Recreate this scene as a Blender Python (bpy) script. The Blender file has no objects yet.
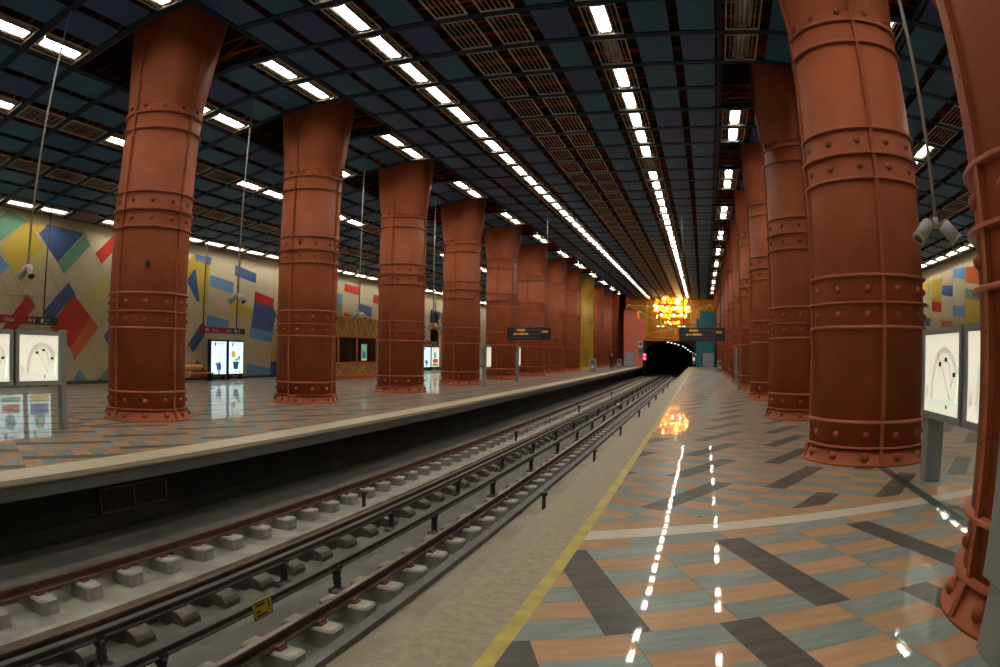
import bpy, bmesh, math, random
import numpy as np
from mathutils import Vector, Matrix, Euler
random.seed(7)
PI = math.pi
C = bpy.context.scene.collection
SC = bpy.context.scene

# ------------------------------------------------------------------ camera
EYE = Vector((0.0, 0.0, 1.65))
PITCH, YAW, ROLL, FPX = 0.0272, -0.3013, 0.0112, 672.0
fwd = Vector((math.sin(YAW) * math.cos(PITCH), math.cos(YAW) * math.cos(PITCH), math.sin(PITCH)))
right0 = Vector((math.cos(YAW), -math.sin(YAW), 0))
up0 = right0.cross(fwd)
cr, sr = math.cos(ROLL), math.sin(ROLL)
right = right0 * cr + up0 * sr
up = up0 * cr - right0 * sr
cd = bpy.data.cameras.new('camera')
cam = bpy.data.objects.new('camera', cd)
C.objects.link(cam)
cam.matrix_world = Matrix(((right.x, up.x, -fwd.x, EYE.x), (right.y, up.y, -fwd.y, EYE.y), (right.z, up.z, -fwd.z, EYE.z), (0, 0, 0, 1)))
cd.type = 'PANO'
cd.sensor_width = 36.0
cd.sensor_fit = 'HORIZONTAL'
cd.clip_start = 0.05
cd.clip_end = 600
for tgt in (cd, getattr(cd, 'cycles', None)):
    try:
        tgt.panorama_type = 'FISHEYE_EQUISOLID'
        tgt.fisheye_lens = FPX / 1000.0 * 36.0
        tgt.fisheye_fov = PI
    except Exception:
        pass
SC.camera = cam

def in_view(x, y, z, m=40):
    """True when a point lies inside the photographed field (used only to leave out repeats that nobody sees)."""
    d = Vector((x, y, z)) - EYE
    a, b, c = d.dot(right), d.dot(up), d.dot(fwd)
    r = math.hypot(a, b)
    th = math.atan2(r, c)
    if th > 1.5:
        return False
    rr = 2 * FPX * math.sin(th / 2) / max(r, 1e-6)
    return abs(a * rr) < 500 + m and abs(b * rr) < 333 + m

# ------------------------------------------------------------------ node helpers
class NT:
    def __init__(s, name):
        s.m = bpy.data.materials.new(name); s.m.use_nodes = True
        s.t = s.m.node_tree; s.b = s.t.nodes['Principled BSDF']
    def n(s, kind, **kw):
        nd = s.t.nodes.new(kind)
        for k, v in kw.items(): setattr(nd, k, v)
        return nd
    def link(s, a, b): s.t.links.new(a, b)
    def math(s, op, *a):
        nd = s.n('ShaderNodeMath', operation=op)
        for i, v in enumerate(a):
            if isinstance(v, (int, float)): nd.inputs[i].default_value = v
            else: s.link(v, nd.inputs[i])
        return nd.outputs[0]
    def mix(s, f, a, b):
        nd = s.n('ShaderNodeMix', data_type='RGBA')
        for i, v in ((0, f), (6, a), (7, b)):
            if isinstance(v, (int, float)): nd.inputs[i].default_value = v
            elif isinstance(v, tuple): nd.inputs[i].default_value = (*v[:3], 1)
            else: s.link(v, nd.inputs[i])
        return nd.outputs[2]
    def noise(s, scale, detail=4, rough=.6, vec=None):
        nd = s.n('ShaderNodeTexNoise'); nd.inputs['Scale'].default_value = scale
        nd.inputs['Detail'].default_value = detail; nd.inputs['Roughness'].default_value = rough
        if vec is None:
            vec = s.n('ShaderNodeTexCoord').outputs['Object']
        s.link(vec, nd.inputs['Vector'])
        return nd.outputs[0]
    def ramp(s, f, lo, hi):
        nd = s.n('ShaderNodeMapRange'); s.link(f, nd.inputs[0])
        nd.inputs[1].default_value = lo; nd.inputs[2].default_value = hi
        return nd.outputs[0]

def mat(name, col, rough=.5, metal=0., var=0., scale=3., col2=None, bump=0., bscale=40., spec=.5):
    k = NT(name); b = k.b
    b.inputs['Roughness'].default_value = rough; b.inputs['Metallic'].default_value = metal
    b.inputs['Specular IOR Level'].default_value = spec
    if var or col2:
        c2 = col2 or tuple(max(0, c * (1 - var)) for c in col)
        f = k.ramp(k.noise(scale, 5), .35, .65)
        k.link(k.mix(f, c2, col), b.inputs['Base Color'])
    else:
        f = k.ramp(k.noise(8, 3), .3, .7)
        k.link(k.mix(f, tuple(c * .94 for c in col), col), b.inputs['Base Color'])
    if bump:
        bn = k.n('ShaderNodeBump'); bn.inputs['Strength'].default_value = bump; bn.inputs['Distance'].default_value = .01
        k.link(k.noise(bscale, 4), bn.inputs['Height']); k.link(bn.outputs[0], b.inputs['Normal'])
    return k.m

def emis(name, col, strength):
    k = NT(name)
    k.b.inputs['Base Color'].default_value = (*[min(1, c) for c in col], 1)
    k.b.inputs['Emission Color'].default_value = (*col, 1)
    k.b.inputs['Emission Strength'].default_value = strength
    return k.m

def floor_mat(name, near_lattice):
    """Glossy stone floor: rows of grey-blue and ochre slabs with dark slanted inlays."""
    k = NT(name)
    g = k.n('ShaderNodeNewGeometry').outputs['Position']
    sp = k.n('ShaderNodeSeparateXYZ'); k.link(g, sp.inputs[0]); X, Y = sp.outputs[0], sp.outputs[1]
    M = k.math
    def lattice(deg, u0, v0):
        c, s = math.cos(math.radians(deg)), math.sin(math.radians(deg))
        u = M('ADD', M('MULTIPLY', X, c), M('MULTIPLY', Y, s))
        v = M('ADD', M('MULTIPLY', X, -s), M('MULTIPLY', Y, c))
        vb = M('DIVIDE', M('SUBTRACT', v, v0), 1.78)
        band = M('FLOOR', vb)
        row = M('FLOOR', M('MULTIPLY', M('FRACT', vb), 6.0))
        odd = M('FLOORED_MODULO', band, 2.0)
        us = M('DIVIDE', M('SUBTRACT', M('SUBTRACT', u, u0), M('MULTIPLY', odd, .73)), 1.46)
        cell = M('FLOOR', us); fu = M('MULTIPLY', M('FRACT', us), 1.46)
        strip = M('LESS_THAN', fu, .29)
        half = M('GREATER_THAN', fu, .875)
        chk = M('FLOORED_MODULO', M('ADD', M('ADD', row, half), band), 2.0)
        fv = M('FRACT', M('MULTIPLY', vb, 6.0))
        jr = M('MULTIPLY', M('LESS_THAN', fv, .012), M('SUBTRACT', 1.0, strip))
        ju = M('LESS_THAN', M('ABSOLUTE', M('SUBTRACT', fu, .875)), .003)
        joint = M('MAXIMUM', jr, ju)
        cx = k.n('ShaderNodeCombineXYZ')
        k.link(M('MULTIPLY', u, 1.3), cx.inputs[0]); k.link(M('MULTIPLY', v, 9.0), cx.inputs[1])
        k.link(M('ADD', M('MULTIPLY', M('ADD', M('MULTIPLY', band, 6.0), row), 3.7), M('MULTIPLY', M('ADD', M('MULTIPLY', cell, 2.0), half), 5.3)), cx.inputs[2])
        idn = k.n('ShaderNodeCombineXYZ')
        k.link(M('ADD', M('MULTIPLY', band, 6.0), row), idn.inputs[0]); k.link(M('ADD', M('MULTIPLY', cell, 3.0), M('ADD', half, strip)), idn.inputs[1])
        return u, v, strip, chk, joint, cx.outputs[0], idn.outputs[0]
    far = lattice(-27, -3.75, 6.02)
    if near_lattice:
        near = lattice(23, .985, 3.525)
        c, s = math.cos(math.radians(22.6)), math.sin(math.radians(22.6))
        vc = M('ADD', M('MULTIPLY', X, -s), M('MULTIPLY', Y, c))
        sel = M('GREATER_THAN', vc, 5.75)
        cream = M('LESS_THAN', M('ABSOLUTE', M('SUBTRACT', vc, 5.75)), .15)
        edge = M('LESS_THAN', M('ABSOLUTE', M('SUBTRACT', M('ABSOLUTE', M('SUBTRACT', vc, 5.75)), .15)), .005)
        def pick(a, b):
            return M('ADD', M('MULTIPLY', a, M('SUBTRACT', 1.0, sel)), M('MULTIPLY', b, sel))
        nearstrip = M('MULTIPLY', near[2], M('LESS_THAN', near[1], 5.30))
        strip = pick(nearstrip, far[2]); chk = pick(M('SUBTRACT', 1.0, near[3]), far[3]); joint = pick(near[4], far[4])
        vm = k.n('ShaderNodeMix', data_type='VECTOR'); k.link(sel, vm.inputs[0]); k.link(near[5], vm.inputs[4]); k.link(far[5], vm.inputs[5]); vec = vm.outputs[1]
        vi = k.n('ShaderNodeMix', data_type='VECTOR'); k.link(sel, vi.inputs[0]); k.link(near[6], vi.inputs[4]); k.link(far[6], vi.inputs[5]); idv = vi.outputs[1]
    else:
        u, v, strip, chk, joint, vec, idv = far
        cream = None
    streak = k.ramp(k.noise(1.6, 6, .65, vec), .3, .7)
    wn = k.n('ShaderNodeTexWhiteNoise', noise_dimensions='2D'); k.link(idv, wn.inputs['Vector'])
    blue = k.mix(streak, FL['blue0'], FL['blue1'])
    och = k.mix(streak, FL['och0'], FL['och1'])
    dark = k.mix(streak, FL['dark0'], FL['dark1'])
    col = k.mix(chk, blue, och)
    col = k.mix(strip, col, dark)
    hv = k.n('ShaderNodeHueSaturation'); k.link(col, hv.inputs['Color'])
    k.link(M('ADD', M('MULTIPLY', wn.outputs[0], .22), .89), hv.inputs['Value']); col = hv.outputs[0]
    col = k.mix(M('MULTIPLY', joint, .55), col, (.03, .03, .028))
    if cream is not None:
        cr_ = k.mix(k.ramp(k.noise(14, 4), .35, .65), (.52, .475, .36), (.60, .555, .43))
        ob = M('LESS_THAN', M('ABSOLUTE', M('SUBTRACT', vc, 6.03)), .13)
        col = k.mix(ob, col, och)
        col = k.mix(cream, col, cr_)
        col = k.mix(M('MULTIPLY', edge, .6), col, (.04, .04, .035))
    # dark green inlay line running from column to column
    lx = 2.81 if near_lattice else -11.35
    ln = M('LESS_THAN', M('ABSOLUTE', M('SUBTRACT', X, lx)), .075)
    col = k.mix(ln, col, k.mix(streak, (.035, .05, .043), (.055, .075, .063)))
    # each slab lies a hair out of level, so reflections break at the joints
    nm = k.n('ShaderNodeVectorMath', operation='SUBTRACT'); k.link(wn.outputs['Color'], nm.inputs[0]); nm.inputs[1].default_value = (.5, .5, .5)
    sc_ = k.n('ShaderNodeVectorMath', operation='MULTIPLY'); k.link(nm.outputs[0], sc_.inputs[0]); sc_.inputs[1].default_value = (.0028, .0028, 0)
    ad = k.n('ShaderNodeVectorMath', operation='ADD'); k.link(sc_.outputs[0], ad.inputs[0]); ad.inputs[1].default_value = (0, 0, 1)
    no = k.n('ShaderNodeVectorMath', operation='NORMALIZE'); k.link(ad.outputs[0], no.inputs[0])
    # worn polished stone: diffuse body under a thin polish
    df = k.n('ShaderNodeBsdfDiffuse'); k.link(col, df.inputs['Color'])
    gl = k.n('ShaderNodeBsdfAnisotropic'); gl.inputs['Roughness'].default_value = FL['rough']; gl.inputs['Color'].default_value = (.95, .95, .92, 1); k.link(no.outputs[0], gl.inputs['Normal'])
    fr = k.n('ShaderNodeFresnel'); fr.inputs['IOR'].default_value = FL['ior']
    mx = k.n('ShaderNodeMixShader'); k.link(M('MULTIPLY', fr.outputs[0], FL['polish']), mx.inputs[0]); g2 = k.n('ShaderNodeBsdfAnisotropic'); g2.inputs['Roughness'].default_value = .28; g2.inputs['Color'].default_value = (.95, .95, .92, 1)
    gm = k.n('ShaderNodeMixShader'); gm.inputs[0].default_value = .34; k.link(gl.outputs[0], gm.inputs[1]); k.link(g2.outputs[0], gm.inputs[2])
    k.link(df.outputs[0], mx.inputs[1]); k.link(gm.outputs[0], mx.inputs[2])
    k.t.nodes.remove(k.b)
    k.link(mx.outputs[0], k.t.nodes['Material Output'].inputs['Surface'])
    return k.m

FL = dict(blue0=(.18, .21, .185), blue1=(.265, .305, .27), och0=(.365, .205, .105), och1=(.455, .285, .16),
          dark0=(.07, .066, .056), dark1=(.115, .108, .092), rough=.025, ior=1.36, polish=.75)

# ------------------------------------------------------------------ mesh helpers
class MB:
    """Collects shapes, then links them as ONE mesh object."""
    def __init__(s):
        s.v = []; s.f = []; s.mi = []; s.sm = []
    def add(s, vs, fs, mi=0, smooth=False):
        o = len(s.v); s.v += [tuple(v) for v in vs]
        for f in fs: s.f.append(tuple(o + i for i in f)); s.mi.append(mi); s.sm.append(smooth)
    def box(s, x0, x1, y0, y1, z0, z1, mi=0):
        s.add([(x0, y0, z0), (x1, y0, z0), (x1, y1, z0), (x0, y1, z0), (x0, y0, z1), (x1, y0, z1), (x1, y1, z1), (x0, y1, z1)],
              [(3, 2, 1, 0), (4, 5, 6, 7), (0, 1, 5, 4), (1, 2, 6, 5), (2, 3, 7, 6), (3, 0, 4, 7)], mi)
    def bbox(s, x0, x1, y0, y1, z0, z1, b=.01, mi=0):
        """box with chamfered edges"""
        bm = bmesh.new(); bmesh.ops.create_cube(bm, size=1)
        for v in bm.verts: v.co = Vector(((x0 + x1) / 2 + v.co.x * (x1 - x0), (y0 + y1) / 2 + v.co.y * (y1 - y0), (z0 + z1) / 2 + v.co.z * (z1 - z0)))
        bmesh.ops.bevel(bm, geom=list(bm.edges), offset=b, segments=1, affect='EDGES')
        s.bm(bm, mi)
    def bm(s, bm, mi=0, smooth=False, mtx=None):
        bm.verts.index_update()
        s.add([(mtx @ v.co if mtx else v.co) for v in bm.verts], [[v.index for v in f.verts] for f in bm.faces], mi, smooth); bm.free()
    def obox(s, p, q, w, h, mi=0, upv=(0, 0, 1)):
        """bar of rectangular section from p to q"""
        p, q = Vector(p), Vector(q); d = (q - p).normalized(); u = Vector(upv)
        if abs(d.dot(u)) > .99: u = Vector((0, 1, 0))
        a = d.cross(u).normalized() * w / 2; b = a.cross(d).normalized() * h / 2
        s.add([p - a - b, p + a - b, p + a + b, p - a + b, q - a - b, q + a - b, q + a + b, q - a + b],
              [(0, 3, 2, 1), (4, 5, 6, 7), (0, 1, 5, 4), (1, 2, 6, 5), (2, 3, 7, 6), (3, 0, 4, 7)], mi)
    def tube(s, p, q, r, n=10, mi=0, r2=None, smooth=True):
        p, q = Vector(p), Vector(q); d = (q - p).normalized(); u = Vector((0, 0, 1)) if abs(d.z) < .9 else Vector((1, 0, 0))
        a = d.cross(u).normalized(); b = a.cross(d); r2 = r if r2 is None else r2
        vs = [p + (a * math.cos(t) + b * math.sin(t)) * r for t in [2 * PI * i / n for i in range(n)]]
        vs += [q + (a * math.cos(t) + b * math.sin(t)) * r2 for t in [2 * PI * i / n for i in range(n)]]
        o = len(s.v); s.v += [tuple(v) for v in vs]
        for i in range(n): s.f.append((o + i, o + (i + 1) % n, o + n + (i + 1) % n, o + n + i)); s.mi.append(mi); s.sm.append(smooth)
        s.f.append(tuple(o + i for i in range(n))[::-1]); s.mi.append(mi); s.sm.append(False)
        s.f.append(tuple(o + n + i for i in range(n))); s.mi.append(mi); s.sm.append(False)
    def lathe(s, prof, n=48, mi=0, c=(0, 0, 0), smooth=True, caps=True):
        o = len(s.v)
        for r, z in prof:
            for i in range(n):
                t = 2 * PI * i / n; s.v.append((c[0] + r * math.cos(t), c[1] + r * math.sin(t), c[2] + z))
        for j in range(len(prof) - 1):
            for i in range(n):
                s.f.append((o + j * n + i, o + j * n + (i + 1) % n, o + (j + 1) * n + (i + 1) % n, o + (j + 1) * n + i)); s.mi.append(mi); s.sm.append(smooth)
        if caps:
            s.f.append(tuple(o + i for i in range(n))[::-1]); s.mi.append(mi); s.sm.append(False)
            m = (len(prof) - 1) * n; s.f.append(tuple(o + m + i for i in range(n))); s.mi.append(mi); s.sm.append(False)
    def prism(s, pts, vec, mi=0):
        """polygon swept along a vector"""
        n = len(pts); vec = Vector(vec); vs = [Vector(p) for p in pts]; vs += [v + vec for v in vs]
        s.add(vs, [tuple(range(n))[::-1], tuple(range(n, 2 * n))] + [(i, (i + 1) % n, n + (i + 1) % n, n + i) for i in range(n)], mi)
    def dome(s, c, nrm, r, mi=0, h=.8):
        nrm = Vector(nrm).normalized(); u = Vector((0, 0, 1)) if abs(nrm.z) < .9 else Vector((1, 0, 0))
        a = nrm.cross(u).normalized(); b = a.cross(nrm); c = Vector(c); n = 10; o = len(s.v)
        L = [(1, -.1), (.98, .25), (.72, .68), (.35, .93)]
        for rr, hh in L:
            for i in range(n):
                t = 2 * PI * i / n; s.v.append(tuple(c + (a * math.cos(t) + b * math.sin(t)) * r * rr + nrm * r * h * hh))
        s.v.append(tuple(c + nrm * r * h)); top = len(s.v) - 1
        for j in range(len(L) - 1):
            for i in range(n): s.f.append((o + j * n + i, o + j * n + (i + 1) % n, o + (j + 1) * n + (i + 1) % n, o + (j + 1) * n + i)); s.mi.append(mi); s.sm.append(True)
        m = o + (len(L) - 1) * n
        for i in range(n): s.f.append((m + i, m + (i + 1) % n, top)); s.mi.append(mi); s.sm.append(True)
    def build(s, name, mats, parent=None, fix=True):
        me = bpy.data.meshes.new(name); me.from_pydata(s.v, [], s.f)
        if not isinstance(mats, (list, tuple)): mats = [mats]
        for m in mats: me.materials.append(m)
        me.polygons.foreach_set('material_index', s.mi); me.polygons.foreach_set('use_smooth', s.sm)
        if fix:
            bm = bmesh.new(); bm.from_mesh(me); bmesh.ops.recalc_face_normals(bm, faces=bm.faces); bm.to_mesh(me); bm.free()
        me.update()
        o = bpy.data.objects.new(name, me); C.objects.link(o)
        if parent: o.parent = parent
        return o

def tag(o, label=None, cat=None, group=None, kind=None):
    if label: o['label'] = label
    if cat: o['category'] = cat
    if group: o['group'] = group
    if kind: o['kind'] = kind
    return o

def thing(name, label, cat, loc=(0, 0, 0), rz=0, group=None):
    o = bpy.data.objects.new(name, None); C.objects.link(o)
    o.empty_display_size = .2; o.location = loc; o.rotation_euler = (0, 0, rz)
    return tag(o, label, cat, group)

KIDS = {}
def kids(o):
    return [c for c in o.children]

def dup(root, loc, rot=(0, 0, 0), label=None, group=None):
    r = root.copy(); C.objects.link(r); r.location = loc; r.rotation_euler = rot
    if label: r['label'] = label
    if group: r['group'] = group
    for ch in kids(root):
        c = ch.copy(); C.objects.link(c); c.parent = r
        for g in kids(ch):
            d = g.copy(); C.objects.link(d); d.parent = c
    return r

def text_mesh(txt, size, name, m, parent=None, loc=(0, 0, 0), rot=(0, 0, 0), ext=.002, align='LEFT'):
    cu = bpy.data.curves.new(name, 'FONT'); cu.body = txt; cu.size = size; cu.extrude = ext; cu.align_x = align; cu.resolution_u = 3
    t = bpy.data.objects.new(name + '_tmp', cu); C.objects.link(t)
    bpy.context.view_layer.update()
    me = bpy.data.meshes.new_from_object(t.evaluated_get(bpy.context.evaluated_depsgraph_get()))
    bpy.data.objects.remove(t); bpy.data.curves.remove(cu)
    me.materials.clear(); me.materials.append(m); me.name = name
    o = bpy.data.objects.new(name, me); C.objects.link(o); o.location = loc; o.rotation_euler = rot
    if parent: o.parent = parent
    return o

ORD = ['zeroth', 'first', 'second', 'third', 'fourth', 'fifth', 'sixth', 'seventh', 'eighth', 'ninth', 'tenth', 'eleventh', 'twelfth', 'thirteenth', 'fourteenth', 'fifteenth', 'sixteenth', 'seventeenth', 'eighteenth', 'nineteenth']
TENS = {2: ('twenty', 'twentieth'), 3: ('thirty', 'thirtieth'), 4: ('forty', 'fortieth'), 5: ('fifty', 'fiftieth'), 6: ('sixty', 'sixtieth'), 7: ('seventy', 'seventieth'), 8: ('eighty', 'eightieth'), 9: ('ninety', 'ninetieth')}
def ordw(n):
    if n < 20: return ORD[n]
    if n >= 100: return 'hundredth' if n == 100 else 'hundred-and-' + ordw(n - 100)
    a, b = TENS[n // 10]
    return b if n % 10 == 0 else a + '-' + ORD[n % 10]

TUBE, LB, CH, EXPO = 54.0, 1.0, 0.75, 0.0
MURAL = {'L': [('yellow', [(12.87, 5.2), (14.1, 6.36), (15.16, 5.53), (13.79, 4.26)]), ('paleyellow', [(13.79, 4.26), (15.16, 5.53), (15.44, 5.2), (14.24, 3.85)]), ('green', [(12.25, 5.88), (13.12, 6.68), (14.1, 6.36), (12.84, 5.42), (12.5, 5.3)]), ('yellow', [(14.1, 6.36), (14.23, 6.45), (15.19, 6.26), (14.78, 5.95), (14.62, 6.04)]), ('sky', [(12.58, 4.56), (12.91, 4.9), (13.4, 4.54), (12.98, 4.13), (12.65, 3.83)]), ('blue', [(14.78, 5.95), (15.2, 6.37), (17.29, 6.28), (15.91, 4.92)]), ('green', [(15.91, 4.92), (17.3, 6.2), (17.66, 5.79), (16.3, 4.48)]), ('red', [(18.0, 5.52), (19.3, 6.67), (19.68, 6.32), (18.42, 5.1)]), ('paleyellow', [(17.39, 3.41), (18.61, 4.73), (19.32, 4.2), (17.77, 3.06)]), ('blue', [(15.29, 2.9), (16.58, 4.14), (17.01, 3.72), (15.78, 2.56), (15.6, 2.45)]), ('red', [(15.68, 2.28), (15.91, 2.57), (16.93, 3.68), (17.91, 2.83), (16.83, 1.48)]), ('orange', [(17.91, 2.83), (18.4, 2.38), (17.03, 0.96), (16.83, 1.48)]), ('red', [(13.44, 2.44), (14.43, 3.51), (14.87, 3.09), (13.88, 2.09), (13.11, 2.06)]), ('sky', [(16.78, -0.07), (17.33, 0.63), (18.0, -0.1)]), ('green', [(18.12, -0.08), (19.36, 0.99), (19.68, 0.76), (19.68, -0.06)]), ('paleyellow', [(13.12, -0.06), (14.17, 0.51), (15.06, -0.1)]), ('blue', [(18.72, 2.02), (19.52, 2.87), (19.77, 1.97), (19.04, 1.66)]), ('yellow', [(23.58, 5.4), (24.59, 6.27), (24.71, 5.97), (25.87, 5.84), (25.81, 4.3), (25.14, 4.31), (24.71, 5.57), (24.11, 4.89), (23.66, 4.2)]), ('blue', [(24.11, 4.89), (24.71, 5.57), (25.16, 3.97), (24.96, 3.89)]), ('blue', [(24.61, 6.24), (24.71, 5.97), (25.87, 5.84), (25.94, 6.25)]), ('yellow', [(25.17, 4.4), (25.81, 4.4), (25.77, 3.84), (25.3, 3.78)]), ('paleyellow', [(25.33, 3.76), (25.74, 3.82), (25.64, 2.75), (25.37, 2.87)]), ('blue', [(24.35, 1.76), (25.34, 2.85), (25.64, 2.77), (25.62, 2.23), (24.74, 1.4)]), ('red', [(24.41, -0.03), (25.04, 1.04), (26.01, 0.24), (25.83, -0.01)]), ('green', [(25.96, 1.33), (26.27, 1.25), (26.28, 0.87), (26.01, 0.7)]), ('sky', [(25.9, 5.35), (27.85, 5.14), (27.83, 4.55), (25.89, 4.77)]), ('blue', [(27.92, 6.1), (29.87, 5.81), (29.85, 5.28), (27.92, 5.51)]), ('yellow', [(27.66, 4.08), (29.57, 3.84), (29.56, 3.3), (27.64, 3.48)]), ('sky', [(25.76, 3.32), (27.56, 3.08), (27.5, 2.64), (25.72, 2.64)]), ('red', [(29.79, 4.82), (31.66, 4.53), (31.62, 4.03), (29.76, 4.26)]), ('blue', [(29.76, 4.26), (31.62, 4.03), (31.93, 3.65), (31.56, 2.59), (29.52, 2.77)]), ('sky', [(29.47, 2.8), (31.56, 2.59), (31.54, 2.0), (29.43, 2.21)]), ('sky', [(29.17, 0.81), (31.43, 0.51), (31.37, -0.06), (29.18, 0.17)]), ('yellow', [(31.48, 1.55), (32.27, 1.55), (32.24, 0.89), (31.45, 0.92)]), ('blue', [(31.45, 0.9), (32.28, 0.89), (32.3, -0.14), (31.39, -0.06)]), ('sky', [(38.19, 5.5), (39.62, 5.41), (39.6, 4.78), (38.22, 4.84)]), ('green', [(38.22, 4.84), (39.6, 4.78), (39.6, 3.06), (38.3, 3.02)]), ('red', [(39.85, 6.18), (42.01, 6.13), (41.99, 5.51), (39.82, 5.7)]), ('red', [(39.82, 4.21), (42.06, 3.92), (42.09, 3.15), (39.85, 3.34)]), ('blue', [(41.87, 4.99), (43.92, 4.81), (43.79, 4.08), (41.84, 4.33)]), ('red', [(44.15, 5.82), (46.38, 5.58), (46.41, 4.97), (44.06, 5.19)]), ('yellow', [(44.7, 6.2), (46.69, 6.22), (46.71, 5.68), (45.44, 5.66)]), ('blue', [(55.15, 5.37), (57.33, 5.23), (57.26, 4.5), (55.18, 4.7)]), ('orange', [(55.18, 4.67), (57.12, 4.41), (56.88, 1.96), (55.27, 2.12)]), ('sky', [(57.28, 3.96), (60.02, 3.79), (59.89, 2.99), (57.22, 3.23)]), ('yellow', [(57.7, 3.07), (60.31, 2.94), (60.1, 1.34), (57.65, 1.61)])], 'R': [('yellow', [(43.71, 6.42), (39.76, 5.82), (39.91, 5.24), (43.79, 5.8)]), ('yellow', [(39.29, 6.21), (37.5, 5.93), (37.77, 4.54), (39.55, 4.77)]), ('blue', [(37.44, 5.53), (35.68, 5.33), (35.82, 4.74), (37.62, 4.97)]), ('sky', [(35.48, 6.26), (33.7, 6.1), (33.78, 5.5), (35.56, 5.75)]), ('red', [(39.51, 4.76), (37.74, 4.54), (37.85, 4.0), (39.59, 4.19)]), ('sky', [(35.79, 4.28), (33.94, 4.1), (34.01, 3.5), (35.9, 3.72)]), ('blue', [(42.53, 4.08), (39.86, 3.78), (39.97, 3.27), (42.56, 3.54)]), ('orange', [(37.77, 3.54), (35.95, 3.35), (36.0, 2.9), (37.9, 3.08)]), ('green', [(33.75, 5.01), (31.43, 4.61), (31.48, 4.17), (33.81, 4.49)]), ('yellow', [(33.81, 4.47), (31.48, 4.17), (31.55, 2.92), (33.97, 2.98)]), ('orange', [(33.6, 6.08), (31.54, 5.94), (31.67, 5.02), (33.72, 5.28)])]}
# ------------------------------------------------------------------ materials
M = {}
M['red'] = mat('column_red', (.345, .094, .038), .55, var=.2, scale=1.6, bump=.05, bscale=25, spec=.12)
M['redlt'] = mat('column_red_hoop', (.41, .125, .06), .5, var=.15, scale=3, spec=.15)
M['yel'] = mat('column_yellow', (.50, .30, .03), .45, var=.12, scale=2)
M['panA'] = mat('ceiling_panel_blue', (.03, .11, .24), .4, var=.15, scale=.8, spec=.12)
M['panB'] = mat('ceiling_panel_teal', (.03, .125, .24), .4, var=.15, scale=.8, spec=.12)
M['panC'] = mat('ceiling_panel_violet', (.04, .085, .24), .4, var=.15, scale=.8, spec=.12)
M['beam'] = mat('ceiling_beam', (.008, .024, .055), .5, spec=.1)
M['void'] = mat('ceiling_void', (.006, .006, .007), .9)
M['truss'] = mat('truss_orange', (.46, .065, .012), .6, var=.15, spec=.1)
M['cream'] = mat('fixture_cream', (.50, .46, .36), .45)
M['refl'] = mat('fixture_reflector', (.42, .41, .38), .5, spec=.1)
M['tubeoff'] = mat('tube_unlit', (.55, .52, .42), .3)
M['tube'] = emis('tube_lit', (1.0, .955, .90), TUBE)
M['conc'] = mat('concrete_grey', (.135, .132, .108), .8, var=.4, scale=1.2, bump=.25, bscale=14)
M['conclt'] = mat('concrete_light', (.32, .305, .24), .8, var=.5, scale=1.5, bump=.25, bscale=14)
M['bed'] = mat('trackbed', (.165, .16, .125), .8, var=.6, scale=.9, bump=.3, bscale=11)
M['bedtan'] = mat('trackbed_tan', (.27, .235, .155), .8, var=.3, scale=1.3, bump=.3, bscale=14)
M['lip'] = mat('platform_lip', (.095, .10, .09), .6, var=.2, scale=2)
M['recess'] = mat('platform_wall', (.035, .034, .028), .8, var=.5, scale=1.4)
M['stone'] = mat('edge_stone', (.27, .225, .14), .6, var=.3, scale=14, bump=.12, bscale=60)
M['stonelt'] = mat('edge_stone_light', (.50, .435, .30), .4, var=.12, scale=6)
M['yline'] = mat('yellow_line', (.42, .33, .03), .5, var=.35, scale=5)
M['yline2'] = mat('yellow_line_thin', (.45, .34, .10), .5)
M['rail'] = mat('rail_rust', (.11, .048, .022), .6, var=.5, scale=6)
M['raildk'] = mat('rail_dark', (.055, .03, .018), .55, var=.5, scale=6)
M['railtop'] = mat('rail_polished', (.30, .25, .20), .28, metal=.9)
M['third'] = mat('third_rail', (.045, .035, .028), .55, var=.4, scale=4)
M['thirdtop'] = mat('third_rail_top', (.05, .045, .04), .5)
M['insul'] = mat('insulator', (.03, .028, .027), .4)
M['block'] = mat('rail_block', (.33, .315, .255), .85, var=.35, scale=6, bump=.3, bscale=20)
M['blockdk'] = mat('rail_block_dirty', (.14, .12, .095), .85, var=.5, scale=6, bump=.3, bscale=20)
M['clip'] = mat('rail_clip', (.14, .055, .03), .7, var=.3, scale=10)
M['wall'] = mat('mural_cream', (.60, .53, .335), .45, var=.1, scale=.5, spec=.3)
M['joint'] = mat('mural_joint', (.16, .13, .08), .7)
PAINT = dict(yellow=(.62, .45, .06), paleyellow=(.60, .53, .18), green=(.13, .31, .19), sky=(.13, .30, .50), blue=(.055, .11, .26), red=(.50, .035, .025), orange=(.62, .14, .035))
for k_, v_ in PAINT.items(): M['p_' + k_] = mat('mural_' + k_, v_, .35, var=.1, scale=.8)
M['skirt'] = mat('skirting_dark', (.05, .035, .03), .5)
M['grey'] = mat('painted_grey', (.22, .24, .225), .4, var=.08)
M['greydk'] = mat('painted_grey_dark', (.07, .075, .075), .4)
M['black'] = mat('black_plastic', (.012, .012, .013), .4)
M['white'] = mat('white_enamel', (.72, .70, .64), .35)
M['pole'] = mat('pole_grey', (.42, .41, .36), .4)
M['camgrey'] = mat('camera_housing', (.36, .35, .31), .45)
M['polered'] = mat('pole_dark_red', (.12, .03, .02), .5)
M['signred'] = mat('sign_red', (.36, .02, .03), .4)
M['signgreen'] = mat('sign_green', (.02, .07, .045), .4)
M['salmon'] = mat('salmon_paint', (.62, .15, .085), .6, var=.1)
M['teal'] = mat('teal_paint', (.012, .17, .20), .6, var=.12)
M['orange'] = mat('orange_paint', (.75, .15, .03), .5)
M['lime'] = mat('lime_tube', (.32, .38, .03), .5)
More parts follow.
